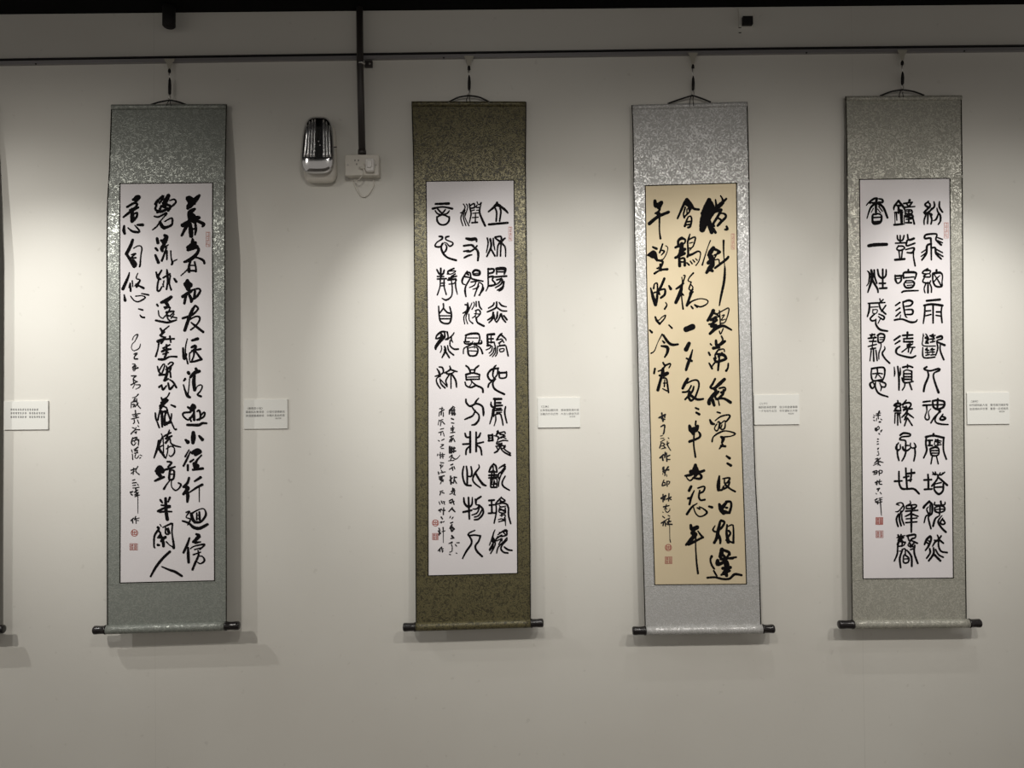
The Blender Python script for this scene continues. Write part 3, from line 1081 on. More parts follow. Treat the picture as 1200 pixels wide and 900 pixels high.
TXT3 = '''
B 755 225
C 1
760,95,50 745,200,110 700,350,95 680,440,65
780,130,50 800,200,50 750,300,70
745,330,60 780,420,55 790,470,45
680,250,40 760,210,50
835,90,16 845,170,30 840,200,40
895,45,16 915,80,20 920,120,40 870,170,50 800,250,30
960,80,25 915,130,25
900,210,35 830,240,16 800,280,14
900,215,30 860,290,28 810,370,28 820,400,24
860,280,20 900,250,18 945,260,24 955,295,26 900,350,30 860,395,26
850,300,24 900,330,22 880,380,26
810,430,28 835,475,30
965,405,25 975,435,30 945,440,20
C 1
775,570,14 740,660,10 680,855,18
810,655,40 780,700,50 755,740,35
825,670,30 890,705,22 820,740,16
780,760,60 790,800,60 750,830,40
790,780,50 800,850,50 770,890,50 740,930,35 730,945,30
760,900,50 800,925,30
865,700,20 820,790,14 870,790,16 880,830,16
930,570,24 930,700,16 940,850,10 945,910,22 935,1050,28 900,1220,24 880,1330,14
985,760,25 960,790,28 830,890,25
C 2
495,90,30 470,130,30 430,220,25 390,310,20
500,90,40 550,150,35 580,195,28 640,205,24
490,130,50 530,160,45 540,200,30
480,180,20 460,260,18 470,300,22
520,190,25 530,230,20 470,290,20
500,200,14 500,250,14
520,290,14 545,285,18 555,330,20 540,400,24 515,415,25
515,290,16 490,350,20 475,400,26
500,350,20 545,345,20
490,385,18 540,380,20
C 2
440,540,35 400,570,28 400,640,24
440,540,28 480,560,22 470,600,20 430,610,25
365,650,25 430,620,30
440,610,45 430,700,45 400,750,30
430,690,50 475,670,35
365,770,28 470,720,35
410,770,28 415,865,35
430,780,20 470,780,24 475,860,30
430,820,20 470,820,18
535,495,14 510,580,22 510,620,14
520,560,18 580,530,18 600,540,18 570,640,16 520,660,14
510,620,20 515,730,24 505,760,24
530,600,12 570,590,12
535,680,12 560,650,12
510,745,28 560,730,26 630,695,18 660,720,14 640,810,12 605,860,14
500,830,16 525,855,20
540,810,14 560,840,16
570,795,14 590,820,16
600,780,12 620,800,14
C 3
125,105,35 140,160,50 205,120,35 170,180,45
180,170,30 175,220,25 130,250,20
150,250,28 180,300,20
60,370,40 160,290,35 285,235,32
180,250,24 178,440,16 190,545,24
C 3
100,645,20 145,665,28
45,740,25 110,710,50 130,760,45 150,800,28
60,740,30 100,760,35
215,610,18 195,670,18 180,710,20
190,680,16 235,695,20 200,740,12
250,630,10 275,650,10 265,710,10 225,785,12 205,790,12
160,800,25 215,815,25 200,870,22 170,890,26
120,955,25 190,915,20 270,905,28
190,850,28 195,920,22
150,895,18 200,900,18
R 1020 490 1058 670
B 755 305
C 1
810,590,40 780,650,35 745,705,30
820,620,25 860,640,20 870,660,20
780,700,28 840,670,35
810,680,25 810,780,30
760,750,20 800,740,25 850,700,28
790,770,40 840,760,30
770,860,30 850,790,40 930,770,30 1020,815,20
880,590,14 890,700,14 890,770,14
850,630,14 940,580,14 985,560,14 990,600,14 950,720,12 900,740,14
910,650,12 940,640,12 905,700,12 950,690,10
880,830,14 895,865,14 925,800,14
C 2
375,335,20 420,305,28 460,270,20
460,180,12 480,180,14 450,270,20 430,350,28
440,200,12 445,260,12 425,370,40 370,495,35
435,320,20 440,450,14 455,570,20
435,380,20 460,410,16
575,150,20 530,200,14 515,240,14 550,255,14
550,260,14 525,330,18 540,350,14 570,345,14
540,280,14 570,320,14 540,390,28 540,430,16
570,370,20 545,400,28 500,530,28
500,530,24 560,480,18 660,450,12 740,470,14 735,510,14 660,545,18 590,520,14
550,540,18 570,565,20
590,525,14 620,550,18
C 2
490,810,60 565,780,65
C 3
235,215,28 200,300,28 165,360,30
75,325,14 100,420,35 130,520,35
110,330,20 120,280,16 150,270,18 155,330,18 150,440,28 135,525,28
115,380,18 150,370,16
180,350,20 240,340,22 240,400,26 195,440,24
170,370,20 180,400,18
290,300,20 310,335,32
250,495,12 265,525,16 240,570,22
C 3
130,665,20 145,705,24 180,745,26
150,700,14 175,700,10 210,665,12 250,645,14 235,685,16 205,720,18 180,748,20
65,820,20 90,845,25
290,760,16 325,795,20
B 755 385
C 1
905,90,18 920,140,20 880,190,25
840,140,25 850,200,35 900,180,35 945,150,28
775,180,18 790,195,14
810,230,35 880,220,25
755,280,20 770,310,24
760,405,16 780,440,24 795,470,22
790,450,14 830,400,14
860,260,20 830,310,18 840,350,20
870,250,20 930,240,14 940,270,14
850,300,25 930,310,35 960,350,28
870,330,25 910,290,28
820,350,25 850,390,30 950,360,30
880,340,20 870,430,25 865,490,20
800,430,12 820,400,12
985,410,18 980,460,20 960,495,26
C 1
830,590,24 800,650,25 775,690,25 820,700,28 880,650,40 940,595,35
820,700,35 840,740,35 800,790,40 760,850,40 760,880,40
800,840,40 820,900,30
870,740,25 830,800,22 860,830,28
880,700,20 940,690,20 950,720,20 900,750,24
930,720,25 920,770,28 860,830,25
840,830,20 930,820,25 1010,865,35
870,850,14 880,900,14
C 2
525,175,40 490,245,50
565,250,14 540,340,28 510,420,35 490,485,28
495,350,20 555,380,28
C 2
510,590,30 480,640,35 450,700,30
500,640,18 580,605,18 630,615,20 640,680,20 600,800,22
550,670,18 530,710,18 500,740,20 450,745,20
580,680,18 560,740,24 480,830,22
530,740,28 520,800,28 550,845,25 600,800,22
540,780,30 620,830,28 690,825,22
C 3
210,65,14 160,160,8 120,260,12 80,290,16
225,80,25 280,160,30 330,190,30 395,185,22
215,145,16 235,165,25
200,205,20 270,220,35 270,280,30 240,335,18
C 3
220,400,20 245,430,22 300,410,18 310,420,16 290,460,14
125,470,22 115,525,22
165,500,16 210,480,18 250,430,20 
220,470,30 220,540,45 270,525,40
180,550,25 230,550,35
200,570,28 160,720,35
220,580,18 260,590,18 275,680,20 285,750,18
225,640,14 255,640,14
215,705,12 265,730,18
240,600,12 235,680,16
B 755 465
C 1
855,180,18 890,190,18
770,270,20 790,310,35 820,320,22
830,280,12 900,230,18 990,212,18 1000,240,22 960,290,18
850,320,14 830,350,14 825,380,14 850,400,18 870,370,14 880,290,14 860,300,14
880,330,14 940,280,14 950,300,14 940,370,18 900,380,14 910,330,14
890,300,12 885,370,14
795,525,18 810,470,16 880,420,20 960,400,14 1065,430,18 1020,460,12 940,470,18
900,470,25 925,490,40 910,540,22
880,610,14 910,570,28 920,560,20
900,575,25 950,580,25
C 1
965,695,22 1000,720,30
975,780,24 1015,805,30
C 2
600,130,18 635,145,22
610,185,24 645,205,28
C 2
605,285,18 600,330,20
530,340,30 550,390,55 600,380,65 625,345,35
560,400,50 575,430,40
635,410,16 655,440,28 640,480,25 530,525,30
585,430,18 580,560,18 600,705,22
C 2
600,800,35 590,850,50 550,910,35 480,925,22
610,830,35 640,880,30 700,865,30
600,850,50 600,920,40
550,880,50 620,900,40
490,930,14 510,965,14 545,980,18 600,920,20
600,910,20 640,900,20 670,930,28 650,960,28 570,950,20
S
205,190,18 220,285,20
175,245,20 245,210,22
240,220,14 240,240,18
200,255,16 240,265,16
195,350,14 235,330,18 240,360,18
240,350,12 230,420,18 220,440,12
190,460,10 215,455,8
190,490,8 230,485,10
190,530,10 240,500,10
180,600,14 200,540,14
215,540,14 240,560,14 200,580,10
220,570,12 250,600,14
200,610,10 240,600,12
260,560,12 290,540,12
270,520,10 275,570,14 310,630,10
280,480,10 290,490,10
185,715,20 225,680,20
210,700,18 220,745,18
245,650,14 240,710,16
260,660,14 265,755,16
265,700,16 300,685,14
270,735,14 300,735,14
230,820,12 215,880,8
210,850,10 235,830,10
230,870,14 240,900,12
280,820,16 250,860,12
270,860,14 290,850,12
B 755 545
C 1
880,130,20 870,220,40 870,290,35
870,290,24 910,290,22 930,250,20
920,160,14 1000,150,20 980,200,22 960,210,18
940,160,14 940,210,18
1000,200,20 980,250,22 930,280,22
950,230,25 1010,280,20 1065,310,20
C 1
880,460,28 900,520,50 930,560,45
960,440,30 920,490,45
960,430,28 1010,430,25 1020,480,25 1000,550,30
940,550,45 1000,560,25
960,500,25 975,500,20
C 1
900,650,28 940,670,25 910,730,25 880,760,20
890,660,25 870,750,35 850,850,35 820,910,30
830,710,12 805,760,20 850,780,20 920,710,16
860,810,40 890,870,30 890,915,24
970,700,18 965,800,28 985,900,40
980,720,14 1030,700,16 1045,740,18 1045,910,24
990,770,25 1010,800,22 985,840,25
960,880,20 1040,910,22
C 2
550,250,28 525,300,30
585,300,14 550,380,25 530,460,25
515,390,28 555,380,18
630,270,18 690,250,18 710,265,20 690,310,22 645,330,20
650,300,20 640,370,22 660,410,22 710,405,22
500,575,28 560,490,22 620,450,12
570,470,12 600,560,14 640,600,16 690,595,16 735,555,24 690,510,16 645,490,14
620,500,14 650,515,20
760,485,24 795,495,28
C 2
545,705,30 560,750,45 620,730,45
590,760,25 560,800,40 600,810,45 560,860,45 490,935,24
630,775,16 670,830,24 690,850,20
690,845,22 600,890,28 520,930,30
605,800,20 602,950,14 615,1150,20 630,1270,22
S
215,30,12 235,30,8 215,110,8
285,20,14 255,60,14
230,60,14 290,60,12
250,70,14 240,125,12
260,110,10 265,135,8
230,175,12 210,240,16 250,230,16
225,200,12 245,210,16
265,190,14 270,250,12
275,190,12 300,195,12 285,225,12
200,390,22 250,360,22
220,345,16 220,430,14
240,380,20 235,405,22
290,335,14 285,420,14
260,400,16 315,375,14
290,390,12 315,405,14
225,490,16 290,475,14
260,460,10 250,500,18
235,515,10 265,515,10
215,550,8 225,555,8
245,530,10 270,555,12 300,530,10
300,510,8 300,525,8
215,600,12 240,620,12
200,680,16 250,650,16
230,660,16 220,710,14
245,670,14 250,715,12
280,590,12 300,600,10
260,640,12 300,620,10
270,670,16 310,660,16
260,690,14 325,695,16
290,640,14 280,700,14
297,700,8 300,880,6
300,870,10 308,905,10
B 755 595
C 1
910,490,45 900,550,50 890,570,40
940,500,30 990,520,30 1000,550,28
930,560,30 960,590,25 1000,530,25
860,620,40 860,660,45 910,650,35
900,600,35 950,610,30 900,650,25
940,640,35 960,600,25 1075,580,22
1000,600,14 1040,600,14
960,640,55 970,720,65 930,770,40
920,710,35 1010,700,35
905,785,24 1000,740,28
950,740,40 965,795,35
790,570,30 775,610,20 790,670,22 820,715,20
815,740,20 850,800,20
740,820,22 830,815,22 920,835,24 1000,830,26 1060,780,28 1140,790,24
O 283 466 40
Q 245 575 325 655
'''
TXT4 = '''
B 1003 228
C 1
850,80,20 810,120,24 860,150,26 870,115,20 845,90
860,150,26 805,205,24 820,225,26 870,190,24 890,160,18
800,210,26 880,225,22 890,240
845,220,24 840,340,20
820,240,20 800,300 800,350,16
870,230,22 890,290,22 880,345,20
915,85,18 920,140,24 870,190,20
980,85,20 980,150,24 1015,205,22
950,160,16 960,200,22 990,250,24 990,310,22 965,350,18
965,230,20 940,290,24 910,305,16
C 1
885,765,18 880,540,24 870,510,24 810,515,24 810,480,24 850,465,24 930,460,22 950,475,20 940,530,22 1000,590,24
960,505,18 1015,525,16
960,540,18 1015,565,16
870,580,24 835,600,26 825,690,26 775,765,22
830,640,20 770,680,16
825,680,20 765,725,16
890,625,22 930,625,24 940,690,26 1000,755,20
940,640,20 1015,680,16
945,680,20 1020,725,18
C 2
500,70,24 450,140,26 445,180,14
500,75,28 560,150,28 570,175,20
485,130,26 520,130
500,150,26 500,220,20
455,210,20 550,205,18
500,180,30 540,185,24
475,220,20 480,300,16
525,210,24 530,330,16
455,220,12 460,340,12
545,220,16 545,340,16
450,355,26 550,345,24
630,65,30 620,90,22
560,105,22 660,90,20
585,100,20 610,130,20
660,95,16 630,130,24
565,150,22 690,140,18
575,180,18 580,230,18
590,200,14 650,195,14
590,180,18 650,180,18 655,220,20 580,225,18
620,180,18 620,330,22
570,250,22 660,240,22
570,260,16 665,270,24 660,240
590,290,18 650,285,20
670,280,20 685,345,22
585,330,20 650,330,24
565,270,14 570,350,12
C 2
485,480,18 495,530,22 545,535,22 565,480,20
520,480,18 520,560,22
465,570,20 575,565,20
500,600,20 480,640,20 520,655,22 570,630,20 550,605,20 500,605,20
505,660,18 515,750,18
545,650,18 535,750,18
460,765,28 570,755,28
605,470,20 620,530,26 680,515,28
600,540,24 595,600,22 690,570,22
585,645,18 680,625,22 660,680,26 600,680,18
680,630,18 675,720,18 695,835,20
C 3
245,45,28 210,50,26 150,95,20 120,130,10
245,50,30 230,95,26 175,95,20 165,105,16
265,90,22 310,90,28 310,60,24 270,50,20
230,100,30 170,160,24 130,280,14
250,100,30 320,150,28 370,270,26
235,120,30 235,230,26
205,160,14 180,210,10
270,140,18 310,195,16
255,170,14 290,215,12
210,230,24 195,250,24 200,330,28 240,340,30 290,320,28 300,250,22 260,225,20 210,235
205,270,20 290,265,18
210,320,22 290,315,22
C 3
150,600,36 230,588,40 360,583,36
R 1035 330 1085 510
B 1003 308
C 1
840,70,22 790,100,20 785,125,18 860,125,16 870,90,20 820,90,22
830,130,18 795,160,20 870,165,18 870,135,14
800,180,18 785,210,18 795,230,20 860,235,20 875,210,16
845,230,20 845,350,22
820,245,18 800,300,16 810,350,16
865,240,18 885,290,18 885,345,18
945,85,26 945,115,22
905,125,28 985,115,28 1015,150,18 1010,220,16 1005,275,22 940,275,24 905,220,20 900,130,22
905,120,12 960,200,18 1000,270,20
985,150,12 950,180,18 905,235,16
C 1
830,445,26 985,430,28
800,500,26 890,485,28 1015,500,28
810,505,20 805,600,22 790,710,16
905,495,22 905,705,20
1010,500,18 1000,580,20 1010,700,20
820,565,20 875,560,20
820,620,18 880,605,20
945,575,22 1000,575,20
940,615,18 1000,625,20
C 2
460,140,14 465,200,26 490,240,20 530,210,22 530,150,20
460,155,24 555,150,26
475,185,16 530,180,14
615,80,22 615,110,24
560,180,22 560,120,24 620,110,30 700,115,26 705,150,20 690,190,20
570,175,20 680,165,18
590,210,22 565,250,22 590,290,24 660,285,24 685,240,22 660,210,18 600,210
590,235,14 670,230,14
600,265,14 660,260,14
540,345,22 580,330,22 730,325,18
C 2
515,465,22 465,500,20
515,530,22 470,560,18
520,580,22 470,625,20
525,610,12 515,660,14
455,670,24 540,660,22 640,695,26 700,690,22 720,665,14
550,455,16 560,520,22 580,620,18 600,640,14
555,460,24 620,440,28 665,460,24 640,500,22 580,510,18
580,550,16 660,550,24 660,600,24 590,605,18
C 3
135,95,14 160,130,24 150,230,16 125,270,12
180,85,26 190,180,34 140,345,18
190,200,30 250,300,24 260,345,20
215,85,22 220,160,22 245,240,20
150,200,14 175,160,12
255,80,22 270,150,24 310,180,24 350,150,22 355,80,18
315,75,22 315,300,22
275,240,22 345,240,22
280,300,24 360,295,26
C 3
280,420,16 290,460,16
320,430,18 290,460,18
145,475,18 240,470,22 340,465,18
160,480,22 155,560,24 135,630,18
170,520,16 260,515,14
200,545,14 200,590,14 240,590,14 250,550,14 200,550
270,470,20 290,540,22 350,600,22
350,500,20 300,570,18
220,600,20 170,650,22 190,680,22 230,670,18
270,600,18 330,630,22 320,665,22 265,630,16
235,660,16 235,720,22 280,780,26 370,800,22
285,660,14 260,710,14
B 1003 388
C 1
790,30,12 785,100,14 790,170,16 930,175,16
790,40,16 795,60
785,190,14 785,290,20 820,315,20 925,305,20
820,35,16 835,60,20 810,80,18 845,95,18
835,60,22 850,100,22 820,120,20 850,130,14
815,140,18 850,145,16
905,35,16 880,60,18 915,70,20
870,55,22 930,50,16
870,95,18 920,90,20
875,130,20 925,120,18
905,60,16 900,130,16
835,200,16 815,220,18 855,225,18
815,250,16 860,250,18
820,285,18 860,275,18
835,195,14 840,280,14
895,200,14 875,220,18 920,215,18
870,245,18 920,245,18
880,280,18 925,275,18
900,200,14 900,280,14
950,75,26 1000,60,28 1010,90,22 950,115,18 960,200,20 935,285,16
960,130,22 1040,165,28
990,150,16 990,230,22 1030,335,22
C 1
830,420,24 800,445,24 870,465,22 970,440,24 980,460,24 920,490,20 910,540,22 940,640,26 970,720,28
840,465,18 850,530,24 810,630,26 795,705,26
C 2
515,60,26 450,105,22
515,115,24 460,150,18
515,180,20 475,215,28 490,270,22 640,310,26 700,290,20
605,15,26 605,60,20
550,50,24 665,45,22
560,90,20 665,85,24
560,125,22 665,125,26
600,60,20 600,90
560,90,16 565,120
600,160,18 640,150,22 600,180,18
665,150,16 540,245,18
620,190,18 615,245,18
670,190,18 640,260,18
610,190,18 690,190,18
C 2
450,420,12 455,490,20 450,530,14
490,415,20 505,560,24 505,690,20
520,430,12 520,500,22 500,540,18
605,395,20 605,430,20
550,425,24 620,410,22 665,425,22
560,470,18 600,455,16 655,470,20
560,470,18 560,580,22
655,470,20 655,580,20
570,500,20 650,500
570,535,20 650,535
570,565,22 650,565
540,550,20 570,605,22 670,590,20
575,600,20 570,650,18 545,690,18
625,600,20 655,685,20
C 2
490,815,18 490,840,24 450,870,28 510,880,22 520,850,26 470,850
490,880,22 460,920,22 520,930,20 520,890,18
450,935,22 525,935,22
460,960,18 525,960,18
490,960,22 490,1100,18
460,970,18 455,1080,16
510,970,18 525,1075,16
590,810,18 545,870,26 560,850,24 630,840,24 645,870,22 620,900,20
550,890,20 590,900,26 560,930,20
590,880,20 600,940,24 540,1010,18
560,920,24 660,910,20
590,950,22 640,990,22 675,1015,16
600,980,20 570,1040,18
580,1000,16 575,1020
600,1020,20 570,1110,18
605,1020,20 660,1105,18
C 1
790,830,22 870,820,22
790,870,26 885,865,20
830,880,22 830,940,16 810,1010,18 835,1040,20 860,1020,18 850,950,14 880,910,10
960,795,26 955,910,24
900,820,26 960,810,24 1035,830,26 1025,890,28 960,915,28 910,890,26 900,825,22
910,865,18 1025,860,20
965,920,26 990,940,24 970,960,20 920,1010,20 880,1075,20
980,940,18 930,1020,22 940,1070,20 1000,1090,22 1080,1095,18
1020,975,18 985,1030,22 1020,1040,26 1050,1020,26 1010,1000,22 990,1020,20
C 3
190,35,22 190,60,16
165,45,18 220,40,22
145,85,20 235,75,22
175,60,16 185,85
220,60,14 200,120,12
160,120,20 235,120,20
145,180,18 240,155,18
200,100,12 190,200,16
175,210,22 230,200,20
205,200,18 210,350,22
180,230,18 165,350,14
235,225,18 250,345,18
260,50,16 265,130,24 320,120,20 335,50,24 290,30,24 255,50
280,75,14 330,75,16
280,100,14 330,100,16
290,130,14 295,180,14 270,260,18 270,330,14
335,180,12 340,210,18 310,260,22 340,320,22 395,375,22
C 3
185,440,24 290,425,24 335,440,24 335,520,20 310,580,20
185,440,18 180,520,20 205,580,22 300,570,22
250,440,20 250,490,18 200,500,18
250,490,16 310,500,18
250,500,18 230,550,16
255,500,16 300,550,14
210,585,18 165,620,24 190,670,24 220,640,18 200,600
230,600,18 230,660,20 270,730,24 375,770,20
260,585,18 320,600,22 350,620,20 340,655,22 300,650,18
280,610,14 300,660,18 290,700,14
B 1003 468
C 1
910,405,26 905,430,22
820,440,28 910,425,26 1030,450,28
825,450,22 820,520,24 830,600,24 795,685,20
1030,450,22 1025,530,22 1030,610,22 1060,700,22
845,480,24 895,480,22
865,480,26 865,540,26
850,540,22 895,540,22
930,470,14 1000,490,16
930,490,22 990,510,18
960,470,20 960,540,20
930,540,16 1000,530,16
925,490,14 920,530,14
870,580,22 930,560,28 970,580,22 965,650,20 890,655,22 870,590,20
885,600,18 960,600,18
885,630,18 960,630,18
895,670,18 880,755,18
945,670,18 965,755,18
C 2
520,420,24 560,395,26 630,405,24 630,430,22 540,440,20 515,470,22 570,480,22 585,500,20 580,600,20
580,540,20 620,540,18
480,530,22 480,590,20 500,600,20
500,510,18 470,560,22 480,590,22 520,580,18 520,530,16
485,600,22 490,660,22 505,715,20
550,560,24 560,590,26 600,600,24 640,570,18
590,600,20 570,670,22 540,720,18
640,510,14 640,550,18 660,570,20 700,560,24 690,520,18 680,510,12
690,570,22 695,640,22 680,720,20
C 2
505,845,20 505,900,22 510,990,22 540,1045,26 600,1050,24 680,1050,26 740,1105,24
455,960,26 540,955,20
585,805,20 590,900,24 600,1040,22
560,915,22 620,900,22
650,820,20 650,880,22 640,960,22
610,870,26 685,860,28
615,950,22 650,940
C 1
845,880,20 850,960,26 850,1050,24
800,945,24 885,940,24
805,1055,24 890,1050,24
900,850,14 920,880,22 960,880,14
900,880,16 930,870
930,850,16 940,880,20
990,860,16 980,880,20 1000,885,20 1040,855,18
1015,860,14 1010,880
965,890,24 950,940,22 890,1015,22
975,920,22 1070,1005,26
930,990,18 1000,975,18
920,1000,20 920,1060,22 970,1110,28 1020,1070,24 1025,990,22
930,1030,20 1020,1025,22
S
275,140,18 255,190,14
240,170,12 290,160,10
230,190,10 285,185,12
260,190,14 265,230,10
210,180,8 215,200,8
205,210,12 215,215,10
210,245,12 220,250,10
290,230,10 305,240,10
275,265,18 290,265,14
245,220,10 240,250,10
235,345,30 240,360,30
250,330,10 265,315,12 275,340,10 250,360,12
290,370,8 310,355,10 290,385,8
270,400,14 280,410,10
255,465,14 265,468,12
250,495,12 262,495,12
250,525,12 265,522,12
255,575,12 270,570,12 255,590,10
255,615,10 265,610,10
250,655,10 270,650,10 265,625,8
230,700,10 260,690,10 220,750,12
285,690,12 260,720,14 320,740,10
240,730,10 290,725,10
270,740,12 205,775,8
260,740,10 260,770,10
265,755,10 285,775,12
200,850,14 245,835,12 245,870,12 210,880,12
215,860,14 240,855,12
265,850,12 280,830,10 310,840,12 300,865,12 270,865,10
275,840,12 275,890,10
B 1003 538
C 1
860,495,26 800,555,28 795,570
860,500,28 895,540,28 890,640,22 860,650,20
870,540,20 870,640,16
850,560,14 830,590,18 850,650,20 820,670,20 800,745,16
850,630,20 880,650,16 850,680,20 860,740,22 880,815,20
995,495,24 1000,530,22
925,505,16 930,540,22 1035,535,20 1045,505,16
940,560,22 1000,545,26 1040,570,22 1030,610,22 970,625,22 930,610,24 925,570,22
940,590,16 1030,585,16
985,560,22 985,620,22
975,630,22 980,660,16 930,700,24 905,785,26
1010,660,12 965,730,24 1000,800,24 1055,855,26
1020,690,14 990,740,22 1015,765,22 1045,750,20 1020,710,22 1005,720,16
C 2
480,520,16 530,510,16 555,540,16 500,610,18 465,615,12
545,515,18 565,560,20 555,600,18 480,690,20 495,790,20
475,530,16 510,540,14
530,610,20 510,690,24 530,780,22
540,640,14 540,700,20 565,770,18
500,640,16 475,700,22 490,780,20
635,490,14 640,520,18 590,550,20 600,580,16
600,545,22 700,535,20 705,560,20 650,580,22
650,545,24 660,590,22
590,580,20 690,580,20
585,610,22 725,600,20
655,600,26 640,640,24 580,670,18
650,640,24 700,660,20 730,670,18
590,700,18 715,690,18
585,745,20 715,735,20
650,640,24 650,720,26 650,855,22
S
230,275,18 260,260,14
250,250,10 245,300,14
235,295,10 250,285,14
280,240,12 275,290,14 305,295,12
265,270,12 300,260,10
250,350,16 275,345,20
265,355,14 260,375,12
235,400,8 245,410,8
285,390,10 300,410,8
225,480,14 250,465,14
235,500,22 255,510,18
260,490,14 255,525,14
270,460,10 310,450,8
275,480,12 305,475,12
270,510,12 305,500,12
285,470,14 300,660,8
Z 235 685 315 765
Q 235 840 320 920
B 1003 590
C 1
870,385,30 830,420,28 805,480,22
880,390,24 880,430,26 850,500,26 815,550,18
840,430,14 870,450,20
820,450,20 850,470,20
955,370,16 970,420,26 930,450,24 900,500,18
1000,380,20 960,430,22 920,430,18
970,420,26 1025,465,22
970,430,22 970,500,22 1000,560,22 1070,575,22
865,530,22 870,580,24 830,640,22
910,520,20 910,590,26 855,670,24
910,590,26 990,670,28
935,540,20 970,600,22 1025,630,20
C 2
495,370,22 510,420,26 490,480,28
480,400,14 530,390,22 575,375,14
530,365,20 520,430,34
560,400,18 500,430,30 580,460,22
490,470,18 500,500,20 560,490,18 580,450,16
490,500,18 485,590,22 450,675,18
545,430,16 540,500,20
600,380,26 690,365,26 695,400,20 650,420,22 610,490,16
610,390,20 620,430,18
640,430,20 720,465,22
690,450,22 640,510,24 640,470,20
620,500,18 690,510,22
640,540,18 680,530,18
690,490,20 685,580,24 725,700,24
540,540,18 570,530,18 590,550,16
545,550,20 515,640,24 525,750,22
510,560,14 540,555
600,550,20 650,620,24 655,735,24
580,550,18 580,600,18
560,610,18 560,690,20 610,690,20 620,640,22 570,600,20
570,650,16 610,648,16
'''

# ------------------------------------------------------------ the setting
wl, wr = -3.2, 3.2
CEIL_Z0 = P(600, 10.5, 0).z
def ceiling_line(x):       # the wall meets the black ceiling along a line that is not quite level
    p0 = P(0, 17, 0); p1 = P(1200, 5.3, 0)
    return p0.z + (p1.z-p0.z)*(x-p0.x)/(p1.x-p0.x)
V = []; F = []
zl, zr = ceiling_line(wl), ceiling_line(wr)
structure(mesh('wall_back', [(wl,0,0),(wr,0,0),(wr,0,zr+.3),(wl,0,zl+.3),(wl,.1,0),(wr,.1,0),(wr,.1,zr+.3),(wl,.1,zl+.3)],
     [(0,1,2,3),(4,5,6,7),(0,1,5,4),(3,2,6,7),(0,3,7,4),(1,2,6,5)], M['wall']))
structure(mesh('ceiling', [(wl,-4.5,zl),(wr,-4.5,zr),(wr,-.0005,zr),(wl,-.0005,zl),(wl,-4.5,zl+.1),(wr,-4.5,zr+.1),(wr,-.0005,zr+.1),(wl,-.0005,zl+.1)],
     [(0,1,2,3),(4,5,6,7),(0,1,5,4),(3,2,6,7),(0,3,7,4),(1,2,6,5)], M['ceil']))
structure(mesh('floor', [(wl,-4.5,0),(wr,-4.5,0),(wr,-.0005,0),(wl,-.0005,0),(wl,-4.5,-.1),(wr,-4.5,-.1),(wr,-.0005,-.1),(wl,-.0005,-.1)],
     [(0,1,2,3),(4,5,6,7),(0,1,5,4),(3,2,6,7),(0,3,7,4),(1,2,6,5)], M['floor']))

# picture rail: an aluminium channel running right across the wall
def rail_y(px): return interp([(-400, 76.5), (0, 71.0), (300, 66.3), (600, 62.0), (900, 57.8), (1200, 54.6), (1600, 50)], px)
RAIL_D = .014
xs = [-400+i*100 for i in range(21)]
def rail_strip(name, f0, f1, s0, s1, m, parent=None):
    V = []; F = []
    for x in xs:
        y = rail_y(x); a = P(x, y+f0, 0); b = P(x, y+f1, 0)
        V += [(a.x, -s0, a.z), (a.x, -s1, a.z), (a.x, -s1, b.z), (a.x, -s0, b.z)]
    n = len(xs)
    for i in range(n-1):
        for k in range(4): F.append((i*4+k, i*4+(k+1) % 4, i*4+4+(k+1) % 4, i*4+4+k))
    F += [(0,1,2,3), tuple((n-1)*4+k for k in range(4))]
    return mesh(name, V, F, m, parent)
rail = rail_strip('trim_1', 2.6, 6.6, .0002, RAIL_D, M['rail']); structure(rail)
rail_strip('gap_shade_strip', 0.3, 1.3, .0002, RAIL_D+.004, M['railtop'], rail)  # near-black strip painting the shadow gap on top of the rail
rail_strip('channel', 1.3, 2.6, .0002, .006, M['railtop'], rail)  # recess coloured near-black to carry on the same gap shade
for px in (42, 520, 945, 1130):
    a = P(px, rail_y(px)+4.6, RAIL_D)
    tube('screw', [(a.x, -RAIL_D+.001, a.z), (a.x, -RAIL_D-.0015, a.z)], .0028, M['railtop'], rail, 8)

# ------------------------------------------------------------ calligraphy data
# B = origin of a patch; C = a large character; S = small signature; then brush strokes "x,y,width ..." in tenths
def parse(txt):
    chars = []; sig = []; seals = []; cur = None; bx = by = 0
    for ln in txt.strip().split('\n'):
        t = ln.split()
        if not t: continue
        if t[0] == 'B': bx, by = float(t[1]), float(t[2])
        elif t[0] == 'C': cur = []; chars.append(cur)
        elif t[0] == 'S': cur = sig
        elif t[0] in 'ROQZ': seals.append((t[0], bx, by, [float(v) for v in t[1:]]))
        else:
            st = []; w = 20.0
            for p in t:
                q = [float(v) for v in p.split(',')]
                if len(q) > 2: w = q[2]
                st.append((bx+q[0]/10, by+q[1]/10, w/10))
            cur.append(st)
    return chars, sig, seals

